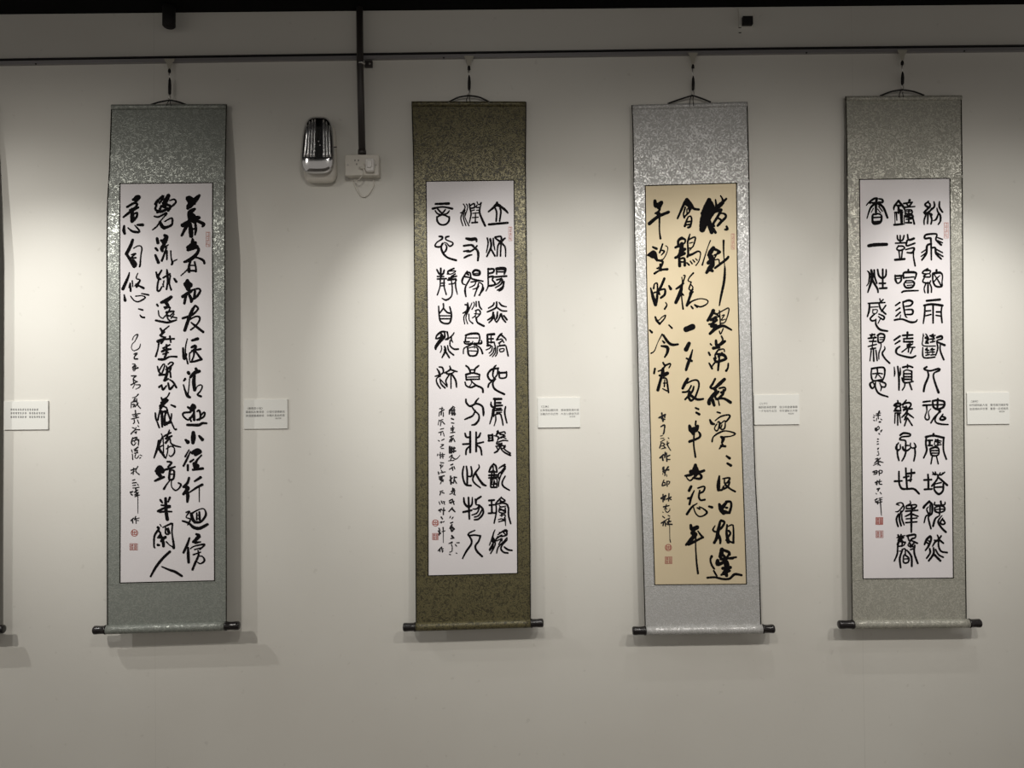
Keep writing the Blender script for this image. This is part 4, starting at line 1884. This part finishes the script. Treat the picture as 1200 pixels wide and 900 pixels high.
def stroke_mesh(strokes, S, lift, V, F, grow=0.0, step=.8, seed=0):
    """flat brush strokes with round ends lying on surface S(px, py, extra)"""
    rnd = random.Random(seed)
    for si, st in enumerate(strokes):
        pts = catmull(st, step)
        if len(pts) < 2: continue
        e = lift + (si % 7)*.000012
        n = len(pts); base = len(V)
        for i, (x, y, w) in enumerate(pts):
            a = pts[max(i-1, 0)]; b = pts[min(i+1, n-1)]
            tx, ty = b[0]-a[0], b[1]-a[1]; L = math.hypot(tx, ty) or 1; nx, ny = -ty/L, tx/L
            h = max((w*1.1+grow)/2, .25)*(1+rnd.uniform(-.06, .06))
            V.append(S(x+nx*h, y+ny*h, e)); V.append(S(x-nx*h, y-ny*h, e))
        for i in range(n-1): F.append((base+2*i, base+2*i+1, base+2*i+3, base+2*i+2))
        for (i, j) in ((0, 1), (n-1, n-2)):           # round ends
            x, y, w = pts[i]; x2, y2, _ = pts[j]; ang = math.atan2(y-y2, x-x2); h = max((w*1.1+grow)/2, .25)
            m = 6 if h > .8 else 3; b0 = len(V)
            for k in range(m+1):
                a = ang-math.pi/2+math.pi*k/m
                V.append(S(x+math.cos(a)*h, y+math.sin(a)*h, e))
            F.append(tuple(range(b0, b0+m+1)))
    return V, F

# ------------------------------------------------------------ hanging scrolls
def scroll(spec):
    """spec: measured outline of one scroll, edges as (height, x) tables"""
    outL, outR, papL, papR = spec['outL'], spec['outR'], spec['papL'], spec['papR']
    (tyl, tyr), (byl, byr) = spec['top'], spec['bottom']
    (pyl, pyr), (qyl, qyr) = spec['ptop'], spec['pbottom']
    sp = spec['stand']
    brow = M[spec['mat']]
    S0 = interp
    def depth(px, py):
        base = interp([(tyl, sp[0]), (tyl+60, sp[0]+(sp[1]-sp[0])*.45), (tyl+170, sp[1]), (byl, sp[2])], py)
        mid = (interp(outL, py)+interp(outR, py))/2
        u = (px-mid)/70.0
        return base + .0025*math.cos(u*2.2)*math.sin(py*.011+spec['ph'])
    def S(px, py, e=0.0): return P(px, py, depth(px, py)+e)
    c = S((interp(outL, byl)+interp(outR, byl))/2, byl)
    root = thing('hanging_scroll', (c.x, 0, c.z), spec['label'], 'scroll', None)
    def yy(l, r, x):   # slanted horizontal edge
        xl, xr = interp(outL, l), interp(outR, r); return l+(r-l)*(x-xl)/(xr-xl)
    def sheet(name, L, Rr, T, B, nu, nv, m, e0=0.0, th=.0007, parent=root):
        """L,R: functions of y -> x ; T,B: functions of x -> y"""
        V = []; F = []
        for side in (0, 1):
            for j in range(nv+1):
                for i in range(nu+1):
                    u = i/nu; v = j/nv
                    ym = T(600)*(1-v)+B(600)*v
                    x = L(ym)*(1-u)+Rr(ym)*u
                    y = T(x)*(1-v)+B(x)*v
                    x = L(y)*(1-u)+Rr(y)*u
                    V.append(S(x, y, e0-(th if side else 0)))
        N = (nu+1)*(nv+1)
        for j in range(nv):
            for i in range(nu):
                a = j*(nu+1)+i; q = (a, a+1, a+nu+2, a+nu+1); F.append(q); F.append(tuple(N+k for k in reversed(q)))
        def rim(ids):          # edge faces get vertices of their own so the front shades cleanly
            for a, b_ in zip(ids, ids[1:]):
                k0 = len(V); V.extend([V[a], V[b_], V[N+b_], V[N+a]]); F.append((k0, k0+1, k0+2, k0+3))
        W1 = nu+1
        rim(list(range(W1))); rim([nv*W1+i for i in range(W1)]); rim([j*W1 for j in range(nv+1)]); rim([j*W1+nu for j in range(nv+1)])
        me = bpy.data.meshes.new(name); me.from_pydata([tuple(v) for v in V], [], F); me.update()
        # turn every face to the outside
        cen = Vector((0, 0, 0)); 
        for p in me.polygons: p.use_smooth = p.index < 2*nu*nv
        bm = bmesh.new(); bm.from_mesh(me)
        for f in bm.faces:
            if f.index < 2*nu*nv:
                want = -1 if f.index % 2 == 0 else 1
                if f.normal.y*want < 0: f.normal_flip()
        bm.to_mesh(me); bm.free()
        return link(name, me, m, parent)
    oL = lambda y: interp(outL, y); oR = lambda y: interp(outR, y)
    pL = lambda y: interp(papL, y); pR = lambda y: interp(papR, y)
    T0 = lambda x: yy(tyl, tyr, x if x != 600 else (oL(tyl)+oR(tyl))/2)
    B0 = lambda x: yy(byl, byr, x if x != 600 else (oL(byl)+oR(byl))/2)
    def fixed(l, r, sgn=0):
        def f(x):
            if x == 600: x = (pL(l)+pR(l))/2
            return l+(r-l)*(x-pL(l))/(pR(r)-pL(l))+sgn
        return f
    PT = fixed(pyl, pyr); PB = fixed(qyl, qyr)
    sheet('top_panel', oL, oR, T0, PT, 12, 20, brow)
    sheet('bottom_panel', oL, oR, PB, B0, 12, 10, brow)
    sheet('side_strip', oL, pL, PT, PB, 2, 44, brow)
    sheet('side_strip', pR, oR, PT, PB, 2, 44, brow)
    paper = sheet('painting_sheet', pL, pR, PT, PB, 10, 44, M[spec['paper']])
    paper['label'] = spec['plabel']
    # thin dark silk lines: around the paper and along both outer edges
    lw = .7
    sheet('edge_binding', lambda y: oL(y)-lw*.6, lambda y: oL(y)+lw*1.1, T0, B0, 1, 60, M['line'], .0011, .0020)
    sheet('edge_binding', lambda y: oR(y)-lw*1.1, lambda y: oR(y)+lw*.6, T0, B0, 1, 60, M['line'], .0011, .0020)
    k = 1.15
    up = lambda f, d: (lambda x: f(x)+d)
    sheet('inner_border', lambda y: pL(y)-k, pL, up(PT, -k), up(PB, k), 1, 44, M['line'], .0010, .0014)
    sheet('inner_border', pR, lambda y: pR(y)+k, up(PT, -k), up(PB, k), 1, 44, M['line'], .0010, .0014)
    sheet('inner_border', pL, pR, up(PT, -k), PT, 10, 1, M['line'], .0010, .0014)
    sheet('inner_border', pL, pR, PB, up(PB, k), 10, 1, M['line'], .0010, .0014)
    # seams where the side strips meet the top and bottom panels: a folded ridge of the same silk
    sheet('seam_ridge', oL, oR, up(PT, -4.2), up(PT, -1.0), 10, 2, brow, .0012, .002)
    sheet('seam_ridge', oL, oR, up(PB, 1.2), up(PB, 2.6), 10, 2, brow, .0008, .0014)
    # top stave in its silk pocket
    def bar(name, x0, x1, y0l, y0r, r_px, s_c, m, n=12, prof=None, parent=root):
        a = P(x0, y0l, s_c); b = P(x1, y0r, s_c); r = r_px*.003*(2.7-s_c)/2.7
        N = 14; pts = [a.lerp(b, i/N) for i in range(N+1)]
        if prof:
            pts = [a.lerp(b, t) for t, _ in prof]; rad = [r*q for _, q in prof]
        else: rad = [r]*(N+1)
        return tube(name, pts, rad, m, parent, n)
    st = depth((oL(tyl)+oR(tyl))/2, tyl)
    bar('top_stave', oL(tyl)+.6, oR(tyr)-.6, tyl+2.9, tyr+2.9, 3.1, st+.001, brow, 12)
    # roller wrapped in silk, a turned black knob at either end
    x0, x1, xa, xb = spec['rod']; (ya, yb) = spec['rody']
    sr = sp[2]+.004
    sl = (yb-ya)/(x1-x0)
    bar('roller', x0, x1, ya, yb, 5.1, sr, brow, 20)
    pr = [(0, 1.0), (.12, 1.12), (.2, .98), (.5, .95), (.78, 1.02), (.92, 1.0), (.985, .8), (1, .4)]
    bar('roller_knob', x0+.3, xa, ya, ya+sl*(xa-x0), 4.9, sr, M['black'], 18, pr)
    bar('roller_knob', x1-.3, xb, yb, yb+sl*(xb-x1), 4.9, sr, M['black'], 18, pr)
    # hanging cord
    hx, hy, cl, cr, cyl, cyr = spec['cord']
    hs = .022
    pts = catmull([(cl, cyl, st), ((cl+hx)/2-1, (cyl+hy)/2-spec['bow'], st+.002), (hx-1.5, hy, hs), (hx+1.5, hy, hs), ((cr+hx)/2+1, (cyr+hy)/2-spec['bow'], st+.002), (cr, cyr, st)], 1.5)
    tube('hanging_cord', [P(a, b, c_) for a, b, c_ in pts], .0029, M['cord'], root, 8)
    tube('cord_tail', [P(hx-1.5, hy+.5, hs), P(hx-3, hy+4, st+.004), P(hx-3.6, tyl+1, st+.011)], .0013, M['cord'], root, 6)
    tube('cord_tail', [P(hx+1, hy+.5, hs), P(hx+.5, hy+4, st+.004), P(hx+1.4, tyl+1, st+.011)], .0013, M['cord'], root, 6)
    for cx, cy in ((cl, cyl), (cr, cyr)):
        a = P(cx, cy+1.2, st+.006)
        tube('staple', [a+Vector((-.003, .004, .003)), a+Vector((-.003, -.004, 0)), a+Vector((.003, -.004, 0)), a+Vector((.003, .004, .003))], .0009, M['steel'], root, 6)
    # writing
    if spec.get('txt'):
        chars, sig, seals = parse(spec['txt'])
        for i, ch in enumerate(chars):
            V, F = stroke_mesh(ch, S, .0005, [], [], grow=spec.get('grow', 0), seed=i)
            flat('character', V, F, M['ink'], paper)
        V, F = stroke_mesh(sig, S, .0005, [], [], grow=.12, step=1.0)
        o = flat('signature', V, F, M['ink_thin'], paper); o['label'] = spec['slabel']; o['kind'] = 'stuff'
        rnd = random.Random(5)
        for kind, bx, by, a in seals:
            V = []; F = []; sts = []
            if kind == 'O':
                cx, cy, r = bx+a[0]/10, by+a[1]/10, a[2]/10
                for rr, w in ((r*.92, .8),):
                    sts.append([(cx+rr*math.cos(t*math.pi/8), cy+rr*math.sin(t*math.pi/8), w) for t in range(17)])
                for q in (-.5, 0, .5):
                    sts.append([(cx+q*r, cy-r*.5, .7), (cx+q*r*1.1, cy+r*.35, .7)])
                for q in (-.15, .4): sts.append([(cx-r*.6, cy+q*r, .8), (cx+r*.6, cy+q*r*1.2, .8)])
            else:
                x0, y0, x1, y1 = bx+a[0]/10, by+a[1]/10, bx+a[2]/10, by+a[3]/10
                w = .32 if kind in 'RQ' else .7
                sts.append([(x0, y0, w), (x1, y0, w)]); sts.append([(x1, y0, w), (x1, y1, w)])
                sts.append([(x1, y1, w), (x0, y1, w)]); sts.append([(x0, y1, w), (x0, y0, w)])
                if kind == 'R':
                    ny = 7
                    for j in range(ny):
                        yy_ = y0+(y1-y0)*(j+.5)/ny; hh = (y1-y0)/ny*.34
                        sts.append([(x0+.9, yy_-hh, .36), (x1-.9, yy_-hh*rnd.uniform(.6, 1), .36)])
                        xx = x0+(x1-x0)*rnd.uniform(.3, .7); sts.append([(xx, yy_-hh, .36), (xx+rnd.uniform(-.5, .5), yy_+hh, .36)])
                        if j % 2: sts.append([(x0+1, yy_+hh, .4), (x1-1, yy_+hh, .4)])
                else:
                    for i2 in range(2):
                        for j in range(2):
                            gx = x0+(x1-x0)*(.08+.46*i2); gy = y0+(y1-y0)*(.1+.45*j); gw = (x1-x0)*.36; gh = (y1-y0)*.34
                            ww = .7 if kind == 'Z' else .34
                            for q in (.1, .55, 1): sts.append([(gx, gy+gh*q, ww), (gx+gw, gy+gh*q*rnd.uniform(.85, 1.1), ww)])
                            sts.append([(gx+gw*rnd.uniform(.2, .5), gy, ww), (gx+gw*.4, gy+gh, ww)])
                            sts.append([(gx+gw*.85, gy, ww), (gx+gw*.8, gy+gh, ww)])
            stroke_mesh(sts, S, .0005, V, F, step=1.0)
            flat('seal_stamp', V, F, M['seal_pale' if kind in 'R' else 'seal'], paper)
    return root

def picture_hook(x, tw, y0, y1, yk, yh0, yh1, ye, label):
    """cream tab clipped in the rail, black knot, wire and spring clip down to the cord"""
    o = thing('rail_hook', P(x, y0, RAIL_D), label, 'hook', 'hooks hanging from the picture rail')
    s0, s1 = RAIL_D+.001, RAIL_D+.004
    V = []; F = []
    outline = [(-tw/2, 0), (tw/2, 0), (tw/2-1, 2.5), (tw/4, (y1-y0)*.45), (1.2, y1-y0), (-1.2, y1-y0), (-tw/4, (y1-y0)*.45), (-tw/2+1, 2.5)]
    for s in (s0, s1):
        for a, b in outline: V.append(P(x+a, y0+b, s))
    n = len(outline); F = [tuple(range(n)), tuple(range(n, 2*n))]+[(i, (i+1) % n, n+(i+1) % n, n+i) for i in range(n)]
    mesh('tab', V, F, M['tab'], o)
    h = .020
    tube('knot', [P(x, y1-.5, h-.002), P(x, y1+.8, h), P(x, yk-.5, h), P(x, yk+.4, h)], [.003, .0048, .0055, .003], M['cord'], o, 10)
    tube('wire', [P(x-.3, yk, h), P(x-.5, (yk+yh0)/2, h), P(x+.2, yh0+1, h)], .0016, M['steel'], o, 8)
    tube('spring_clip', [P(x+.2, yh0, h), P(x+.3, yh0+3, h), P(x+.3, (yh0+yh1)/2, h), P(x+.2, yh1-2, h), P(x, yh1, h)], [.0015, .0042, .0055, .0050, .0030], M['cord'], o, 10)
    # eye at the bottom that carries the cord
    pts = [P(x, yh1-.5, h)]
    mid = (yh1+ye)/2+1.2; rr = (ye-yh1)/2+.8
    for k in range(13):
        a = -math.pi/2+2*math.pi*k/12
        pts.append(P(x+math.cos(a)*1.3, mid+math.sin(a)*rr, h+.0025*math.cos(a)))
    tube('hook_eye', pts, .0013, M['steel'], o, 6)
    return o

SPECS = [
 dict(mat='b0', paper='paper', ph=.5, stand=(.02, .050, .050), txt=None,
  label='hanging scroll cut off by the left edge, only its black roller knob showing', plabel='plain paper sheet',
  top=(124, 123.5), bottom=(737, 735), ptop=(216, 216), pbottom=(684, 683),
  outL=[(120,-142),(740,-148)], outR=[(120,-9),(740,-11)], papL=[(120,-126),(740,-130)], papR=[(120,-24),(740,-25)],
  rod=(-149,-11,-165,5.3), rody=(740,737.5), cord=(-76,118,-98,-55,124,124), bow=-1),
 dict(mat='b1', paper='paper', ph=1.0, stand=(.016, .052, .052), txt=TXT1, grow=.15,
  label='sage green brocade hanging scroll with white paper of running-script calligraphy',
  plabel='white paper sheet with three columns of running script', slabel='narrow column of small cursive signature writing',
  top=(122.8, 122.2), bottom=(733.5, 729), ptop=(215.6, 214.6), pbottom=(682.6, 680),
  outL=[(120,130.7),(180,128.7),(200,127.9),(240,125.6),(300,125.0),(500,125.2),(735,125.6)],
  outR=[(120,265.6),(200,264.0),(240,263.5),(400,264.0),(640,265.3),(730,265.4)],
  papL=[(200,141.4),(222,140.8),(300,140.6),(402,141),(492,141),(592,141.3),(683,141)],
  papR=[(200,248.6),(300,248.4),(400,249.2),(500,250),(600,250.4),(683,250.8)],
  rod=(125.2,263.7,109.5,281), rody=(738.0,733.6), cord=(199,117.6,176,219,123,123), bow=.6),
 dict(mat='b2', paper='paper', ph=2.0, stand=(.016, .040, .044), txt=TXT2, grow=-.1,
  label='dark olive gold brocade hanging scroll with white paper of seal-script calligraphy',
  plabel='white paper sheet with three columns of seal script', slabel='two narrow columns of small cursive writing',
  top=(119.0, 119.2), bottom=(730.5, 727), ptop=(213.0, 211.6), pbottom=(674.2, 671.4),
  outL=[(119,482.6),(190,484.6),(300,485.4),(400,486.2),(640,487.2),(735,487.6)],
  outR=[(119,616.4),(190,615.7),(240,616.2),(400,618.4),(500,619.8),(640,621.2),(730,621.7)],
  papL=[(200,499.6),(228,500.0),(318,500.9),(400,502),(640,502.3),(680,502.3)],
  papR=[(200,601.8),(230,602.0),(350,603),(450,604),(600,605.5),(680,606)],
  rod=(487.6,621.6,472.3,637), rody=(734.6,730.4), cord=(549.8,112.2,526,573,119.5,119.3), bow=1.6),
 dict(mat='b3', paper='gold', ph=3.0, stand=(.016, .036, .042), txt=TXT3, grow=.15,
  label='silver grey brocade hanging scroll with tan paper of bold cursive calligraphy',
  plabel='tan paper sheet with three columns of bold cursive script', slabel='narrow column of small cursive signature writing',
  top=(123.2, 119.4), bottom=(733.5, 732), ptop=(218.0, 215.0), pbottom=(684.8, 684),
  outL=[(119,740.2),(150,741.6),(225,742.9),(305,744.2),(395,746.8),(475,748.5),(555,750.5),(640,753.4),(735,756)],
  outR=[(119,875.6),(190,877.4),(225,878.0),(305,878.8),(395,880.5),(475,882.5),(555,885),(640,889.3),(735,892)],
  papL=[(200,756.4),(225,756.8),(350,758.8),(430,761),(475,762),(555,764),(635,766.4),(690,768)],
  papR=[(200,862.3),(225,862.6),(305,863.5),(395,865.5),(475,867.2),(555,870),(635,872.8),(690,874.5)],
  rod=(757,893,741,907.6), rody=(739.0,737.0), cord=(811.5,112.4,782.5,833,121.5,119.8), bow=.3),
 dict(mat='b4', paper='paper', ph=4.0, stand=(.016, .036, .042), txt=TXT4, grow=-.1,
  label='silver beige brocade hanging scroll with white paper of seal-script calligraphy, rightmost of the scrolls',
  plabel='white paper sheet with three columns of rounded seal script', slabel='narrow column of small cursive signature writing',
  top=(113.0, 112.0), bottom=(728.0, 726.5), ptop=(210.8, 209.5), pbottom=(677.8, 676.8),
  outL=[(112,990.8),(150,992),(200,992.6),(300,993.3),(400,994.2),(500,995.3),(640,997.5),(728,998.6)],
  outR=[(112,1126.6),(225,1128),(400,1129.2),(520,1130.2),(640,1131.5),(728,1132.6)],
  papL=[(200,1007.6),(228,1008),(350,1009.3),(440,1010),(520,1010.6),(600,1011.2),(680,1012)],
  papR=[(200,1112.6),(228,1112.8),(350,1114),(470,1115),(560,1115.6),(680,1116.8)],
  rod=(1000.6,1134.8,982.2,1149.3), rody=(731.8,730.4), cord=(1057.3,105.4,1031.5,1083,112.3,111.8), bow=1.2),
]
for s in SPECS: scroll(s)

HOOK = 'cream-tabbed rail hook holding the cord of the '
picture_hook(-76, 12, 71, 83, 86, 92, 112, 118, HOOK+'scroll at the left edge')
picture_hook(198.6, 13, 68.8, 81.5, 85, 91, 111, 117, HOOK+'sage green scroll')
picture_hook(549.6, 12, 65.2, 78, 82, 88, 105.5, 111.5, HOOK+'olive gold scroll')
picture_hook(812, 12, 61.6, 76.5, 80, 89, 106, 112, HOOK+'silver grey scroll')
picture_hook(1057.4, 12, 58.4, 72, 76, 84, 99.5, 105.5, HOOK+'silver beige scroll')

# ------------------------------------------------------------ caption cards
def text_mesh(body, size, x, z, s, align='LEFT'):
    cu = bpy.data.curves.new('txt', 'FONT'); cu.body = body; cu.size = size; cu.align_x = align
    cu.resolution_u = 1
    o = bpy.data.objects.new('txt', cu); COL.objects.link(o)
    o.location = (x, -s, z); o.rotation_euler = (R(90), 0, 0)
    bpy.context.view_layer.update()
    dg = bpy.context.evaluated_depsgraph_get()
    me = bpy.data.meshes.new_from_object(o.evaluated_get(dg)); me.transform(o.matrix_world)
    bpy.data.objects.remove(o)
    return me
def card(x0, y0, x1, y1, lines, label, marks=False, tx=3.0):
    a = P(x0, y0, 0); b = P(x1, y1, 0)
    o = thing('caption_card', ((a.x+b.x)/2, 0, b.z), label, 'card', None)
    t = .005
    zt, zb = (a.z+P(x1, y0, 0).z)/2, (b.z+P(x0, y1, 0).z)/2
    box('card_board', (a.x, -t, zb), (b.x, -.0001, zt), M['card'], o, .0004, 1)
    sz = .0031*2.9/2.9; x = a.x+tx*.003; bm = bmesh.new()
    if marks:
        rnd = random.Random(9)
        V = []; F = []
        S = lambda px, py, e: P(px, py, t+e)
        sts = []
        for (row, yy0, n0) in ((0, y0+9.2, 12), (1, y0+13.4, 14), (2, y0+17.8, 14)):
            for i in range(n0):
                if row and i == 7: pass
                xx = x0+7+i*2.75+(2.5 if (row and i >= 7) else 0)
                for k in range(3):
                    sts.append([(xx+rnd.uniform(0, .5), yy0+k*.8, .3), (xx+rnd.uniform(1.3, 2.0), yy0+k*.8, .3)])
                xm = xx+rnd.uniform(.4, 1.5); sts.append([(xm, yy0-.3, .3), (xm, yy0+2, .3)])
        stroke_mesh(sts, S, .0002, V, F, step=3)
        flat('caption_text', V, F, M['print'], o); return
    for (txt, dx, dy, k) in lines:
        me = text_mesh(txt, .0031*2.95*k, x+dx*.003, zt-dy*.003, t+.0003)
        bm.from_mesh(me)
    me = bpy.data.meshes.new('caption_text'); bm.to_mesh(me); bm.free()
    link('caption_text', me, M['print'], o)
def poem(title, l1, l2, sig):
    return [(title, 0, 11.5, 1.0), (l1, 0, 15.7, 1.0), (l2, 0, 20.1, 1.0), (sig, 34.5, 23.2, .75)]
card(5.5, 470, 57.3, 503.5, None, 'white caption card beside the left edge of the view', True)
card(286, 468, 337.5, 502.5, poem('《暮春遊小徑》', '暮春知友愜清遊　小徑行迴傍碧流', '跡遠塵囂藏勝境　半闕人意自悠悠', '林志祥'),
     'white caption card in the shadow beside the sage green scroll', tx=2.5)
card(630, 466, 680, 501, poem('《立秋》', '立秋陽焱驕如虎　嚶飲瓊漿潤方腸', '消暑良方非此物　人言心靜自然涼', '林志祥'),
     'white caption card beside the olive gold scroll', tx=2.5)
card(883, 462.5, 936.5, 497.5, poem('《七夕》', '橫斜銀漢夜寥寥　後日相逢會鵲橋', '一夕匆匆牛女怨　年年望盼只今宵', '林志祥'),
     'white caption card beside the silver grey scroll with tan paper', tx=5)
card(1132, 460, 1182.5, 497, poem('《清明》', '紛飛細雨斷人魂　寶塔巍然鐘鼓喧', '追遠慎終承世澤　馨香一炷感親恩', '林志祥'),
     'white caption card beside the rightmost scroll', tx=2.5)

# ------------------------------------------------------------ conduit, socket, cable
c = thing('conduit', P(424, 181, .02), 'dark conduit pipe coming down the wall from the ceiling to the socket box', 'pipe')
top = P(424.5, 10, 0); bot = P(424.6, 181, 0)
sx = .026
tube('pipe', [Vector((bot.x-.001, -sx, ceiling_line(bot.x)-.001)), Vector((bot.x-.0005, -sx, P(424, 72, sx).z)), P(424.3, 176, sx)], .0118, M['pipe'], c, 18)
tube('pipe_coupling', [P(424.3, 176, sx), P(424.3, 181, sx)], .0142, M['pipe'], c, 18)
a = P(423.5, 74.5, sx)
tube('saddle_clamp', [a+Vector((0, 0, .003)), a+Vector((0, 0, -.003))], .0135, M['steel'], c, 18)
b0 = P(428, 72.5, 0); b1 = P(437, 80, 0)
box('clamp_plate', (b0.x, -.012, b1.z), (b1.x, -.0005, b0.z), M['pipe'], c, .001)
m_ = (b0+b1)/2
tube('screw', [Vector((m_.x+.004, -.012, m_.z)), Vector((m_.x+.004, -.0145, m_.z))], .004, M['steel'], c, 10)

k = thing('socket_box', P(424, 206, 0), 'cream surface-mounted socket box below the dark conduit', 'socket')
D = .042
a = P(404.5, 181.5, D); b = P(443.8, 205.0, D)
box('back_box', (a.x, -D+.008, b.z), (b.x, -.0005, a.z), M['white_pl'], k, .002)
box('face_plate', (a.x-.001, -D, b.z-.001), (b.x+.001, -D+.0075, a.z+.001), M['white_pl'], k, .003)
for sxp in (407.5, 440.5):
    q = P(sxp, 193.5, D); tube('screw', [Vector((q.x, -D+.001, q.z)), Vector((q.x, -D-.0008, q.z))], .0022, M['steel'], k, 8)
for (hx_, hy_) in ((416, 188), (420, 188), (418, 192.5)):
    q = P(hx_, hy_, D); box('socket_hole', (q.x-.0014, -D-.0004, q.z-.003), (q.x+.0014, -D+.001, q.z+.003), M['railtop'], k)

g = thing('power_plug', P(433.5, 193, D), 'glossy white plug in the right side of the socket box with its thin cable', 'plug')
a = P(428.0, 185.5, D+.02); b = P(438.5, 200.5, D+.02)
box('plug_body', (a.x, -D-.024, b.z), (b.x, -D-.0008, a.z), M['plug'], g, .006, 3)
box('plug_grip', (a.x+.007, -D-.032, b.z+.010), (b.x-.007, -D-.02, a.z-.008), M['plug'], g, .004, 3)
pts = catmull([(428, 197, D+.012), (425.6, 192, D+.03), (426, 202, D+.028), (420.5, 210.5, D+.004), (414.5, 212, .012), (418, 222, .006), (424.5, 230.5, .006), (432, 227.5, .006), (438, 217, .006), (437.5, 211, .006), (436, 207.5, .004)], 1.0)
tube('cable', [P(*p) for p in pts], .0019, M['white_pl'], g, 8)
tube('cable_boot', [P(421, 196.3, D+.006), P(425.6, 197.3, D+.012)], .0030, M['white_pl'], g, 8)

# ------------------------------------------------------------ emergency light
e = thing('emergency_light', P(372, 213, 0), 'chrome-faced emergency wall lamp with vertical ribs left of the conduit', 'lamp')
def shell(name, cx, cy, w0, w1, y0, y1, s0, s1, m, nrib=0, parent=e, power=4.0, lean=0.0, ribamp=0.0, ncol=72, nrow=26, yfade=1.0):
    """closed bulging cover: superellipse outline, domed front"""
    V = []; F = []
    prof = [(1.0, s0), (1.0, s0+(s1-s0)*.45), (.97, s0+(s1-s0)*.66), (.90, s0+(s1-s0)*.82), (.78, s0+(s1-s0)*.93), (.5, s0+(s1-s0)*.99), (.2, s1)]
    for q, s in prof:
        for i in range(ncol):
            a = 2*math.pi*i/ncol; ca, sa = math.cos(a), math.sin(a)
            X = math.copysign(abs(ca)**(2/power), ca)*q; Y = math.copysign(abs(sa)**(2/power), sa)*q
            hw = w0+(w1-w0)*(Y+1)/2
            y = (y0+y1)/2+Y*(y1-y0)/2
            V.append(P(cx+X*hw+lean*(1-Y)/2, y, s))
    n = ncol
    for r in range(len(prof)-1):
        for i in range(n): F.append((r*n+i, r*n+(i+1) % n, (r+1)*n+(i+1) % n, (r+1)*n+i))
    F.append(tuple((len(prof)-1)*n+i for i in range(n))); F.append(tuple(range(n)))
    return mesh(name, V, F, m, parent, True)
shell('housing', 375.5, 0, 18.5, 20.5, 145, 215, .0005, .045, M['white_pl'], power=5)
shell('chrome_cover', 371.5, 0, 16.8, 21.5, 136.5, 204, .040, .085, M['chrome'], power=3.6, lean=1.5)
# ribbed window: dark reflector panel with proud bright ribs, wrapped over the cover
def curve_s(px): 
    u = (px-371.8)/20.0; return .0855+.0045*(1-min(1, u*u))-.022*max(0, abs(u)-.55)
CX = 372.3
def edge_y(x): return 139.5+9.5*abs((x-CX)/17.5)**3
def band(name, xa, xb, yb, m, proud, n=2):
    V = []; F = []; N = 10
    for j in range(N+1):
        v = j/N
        for i in range(n+1):
            x = xa+(xb-xa)*i/n; ya = edge_y(x); y = ya+(yb-ya)*v
            xx = CX+.6-.8*v+(x-CX)*(.86+.16*v)
            drop = .016*max(0, .16-v)/.16
            V.append(P(xx, y, curve_s(xx)+proud-drop)); V.append(P(xx, y, curve_s(xx)-.010-drop))
    w = (n+1)*2
    for j in range(N):
        for i in range(n):
            a = j*w+2*i; F.append((a, a+2, a+w+2, a+w)); F.append((a+1, a+3, a+w+3, a+w+1))
        F.append((j*w, j*w+1, j*w+w+1, j*w+w)); F.append((j*w+w-2, j*w+w-1, j*w+2*w-1, j*w+2*w-2))
    for i in range(n): F.append((2*i, 2*i+1, 2*i+3, 2*i+2)); a = N*w+2*i; F.append((a, a+1, a+3, a+2))
    return mesh(name, V, F, m, e, False)
def rib(x, yb, r, m):
    pts = []
    for j in range(11):
        v = j/10; ya = edge_y(x)+.8; y = ya+(yb-ya)*v; xx = CX+.6-.8*v+(x-CX)*(.86+.16*v)
        pts.append(P(xx, y, curve_s(xx)+.0015-.016*max(0, .16-v)/.16))
    tube('rib', pts, r, m, e, 10)
band('reflector', 355.3, 389.3, 185, M['chrome_dark'], .001, 16)
for x in (357.4, 361.0, 364.6, 368.0, 379.6, 383.2, 386.8):
    rib(x, 184, .0036, M['rib'])
band('lens_band', 369.6, 376.2, 184, M['chrome'], .003, 4)
for (bx_, by_) in ((366.5, 175), (373.5, 165.5), (375, 170), (369, 176.5)):
    q = P(bx_, by_, .092)
    tube('bulb', [q+Vector((0, .004, 0)), q, q-Vector((0, .003, 0))], [.003, .003, .0012], M['rib'], e, 10)
tube('indicator', [P(391, 172.5, .06), P(394.5, 172.5, .055)], .002, M['railtop'], e, 8)

# ------------------------------------------------------------ small fittings under the ceiling
t = thing('ceiling_stub', P(198, 17, .03), 'short black pipe stub hanging from the ceiling above the sage green scroll', 'fitting')
a = P(198, 16, .05); zt = ceiling_line(a.x)-.001
tube('stub_body', [Vector((a.x, -.05, zt)), P(198, 24, .05), P(198, 30.5, .05), P(198, 32, .05)], [.0215, .0215, .0215, .017], M['cord'], t, 20)
tube('stub_collar', [Vector((a.x, -.05, zt)), Vector((a.x, -.05, zt-.006))], .0245, M['ceil'], t, 20)
t = thing('wall_sensor', P(874, 30, 0), 'small grey plate with a black square module high on the wall near the ceiling', 'device')
a = P(866, 8.8, .01); b = P(883.5, 30.5, .01)
zt = min(a.z, ceiling_line(b.x)-.001)
box('mounting_plate', (a.x, -.008, b.z), (b.x, -.0005, zt), M['wall'], t, .001)
a = P(870.3, 19.2, .02); b = P(882.2, 28.7, .02)
box('black_module', (a.x, -.024, b.z), (b.x, -.0075, a.z), M['cord'], t, .001)
for yy_ in (32.0, 38.0):
    a = P(865.5, yy_, 0); b = P(868.5, yy_+1.0, 0)
    box('screw_plug', (a.x, -.002, b.z), (b.x, -.0003, a.z), M['pipe'], t)
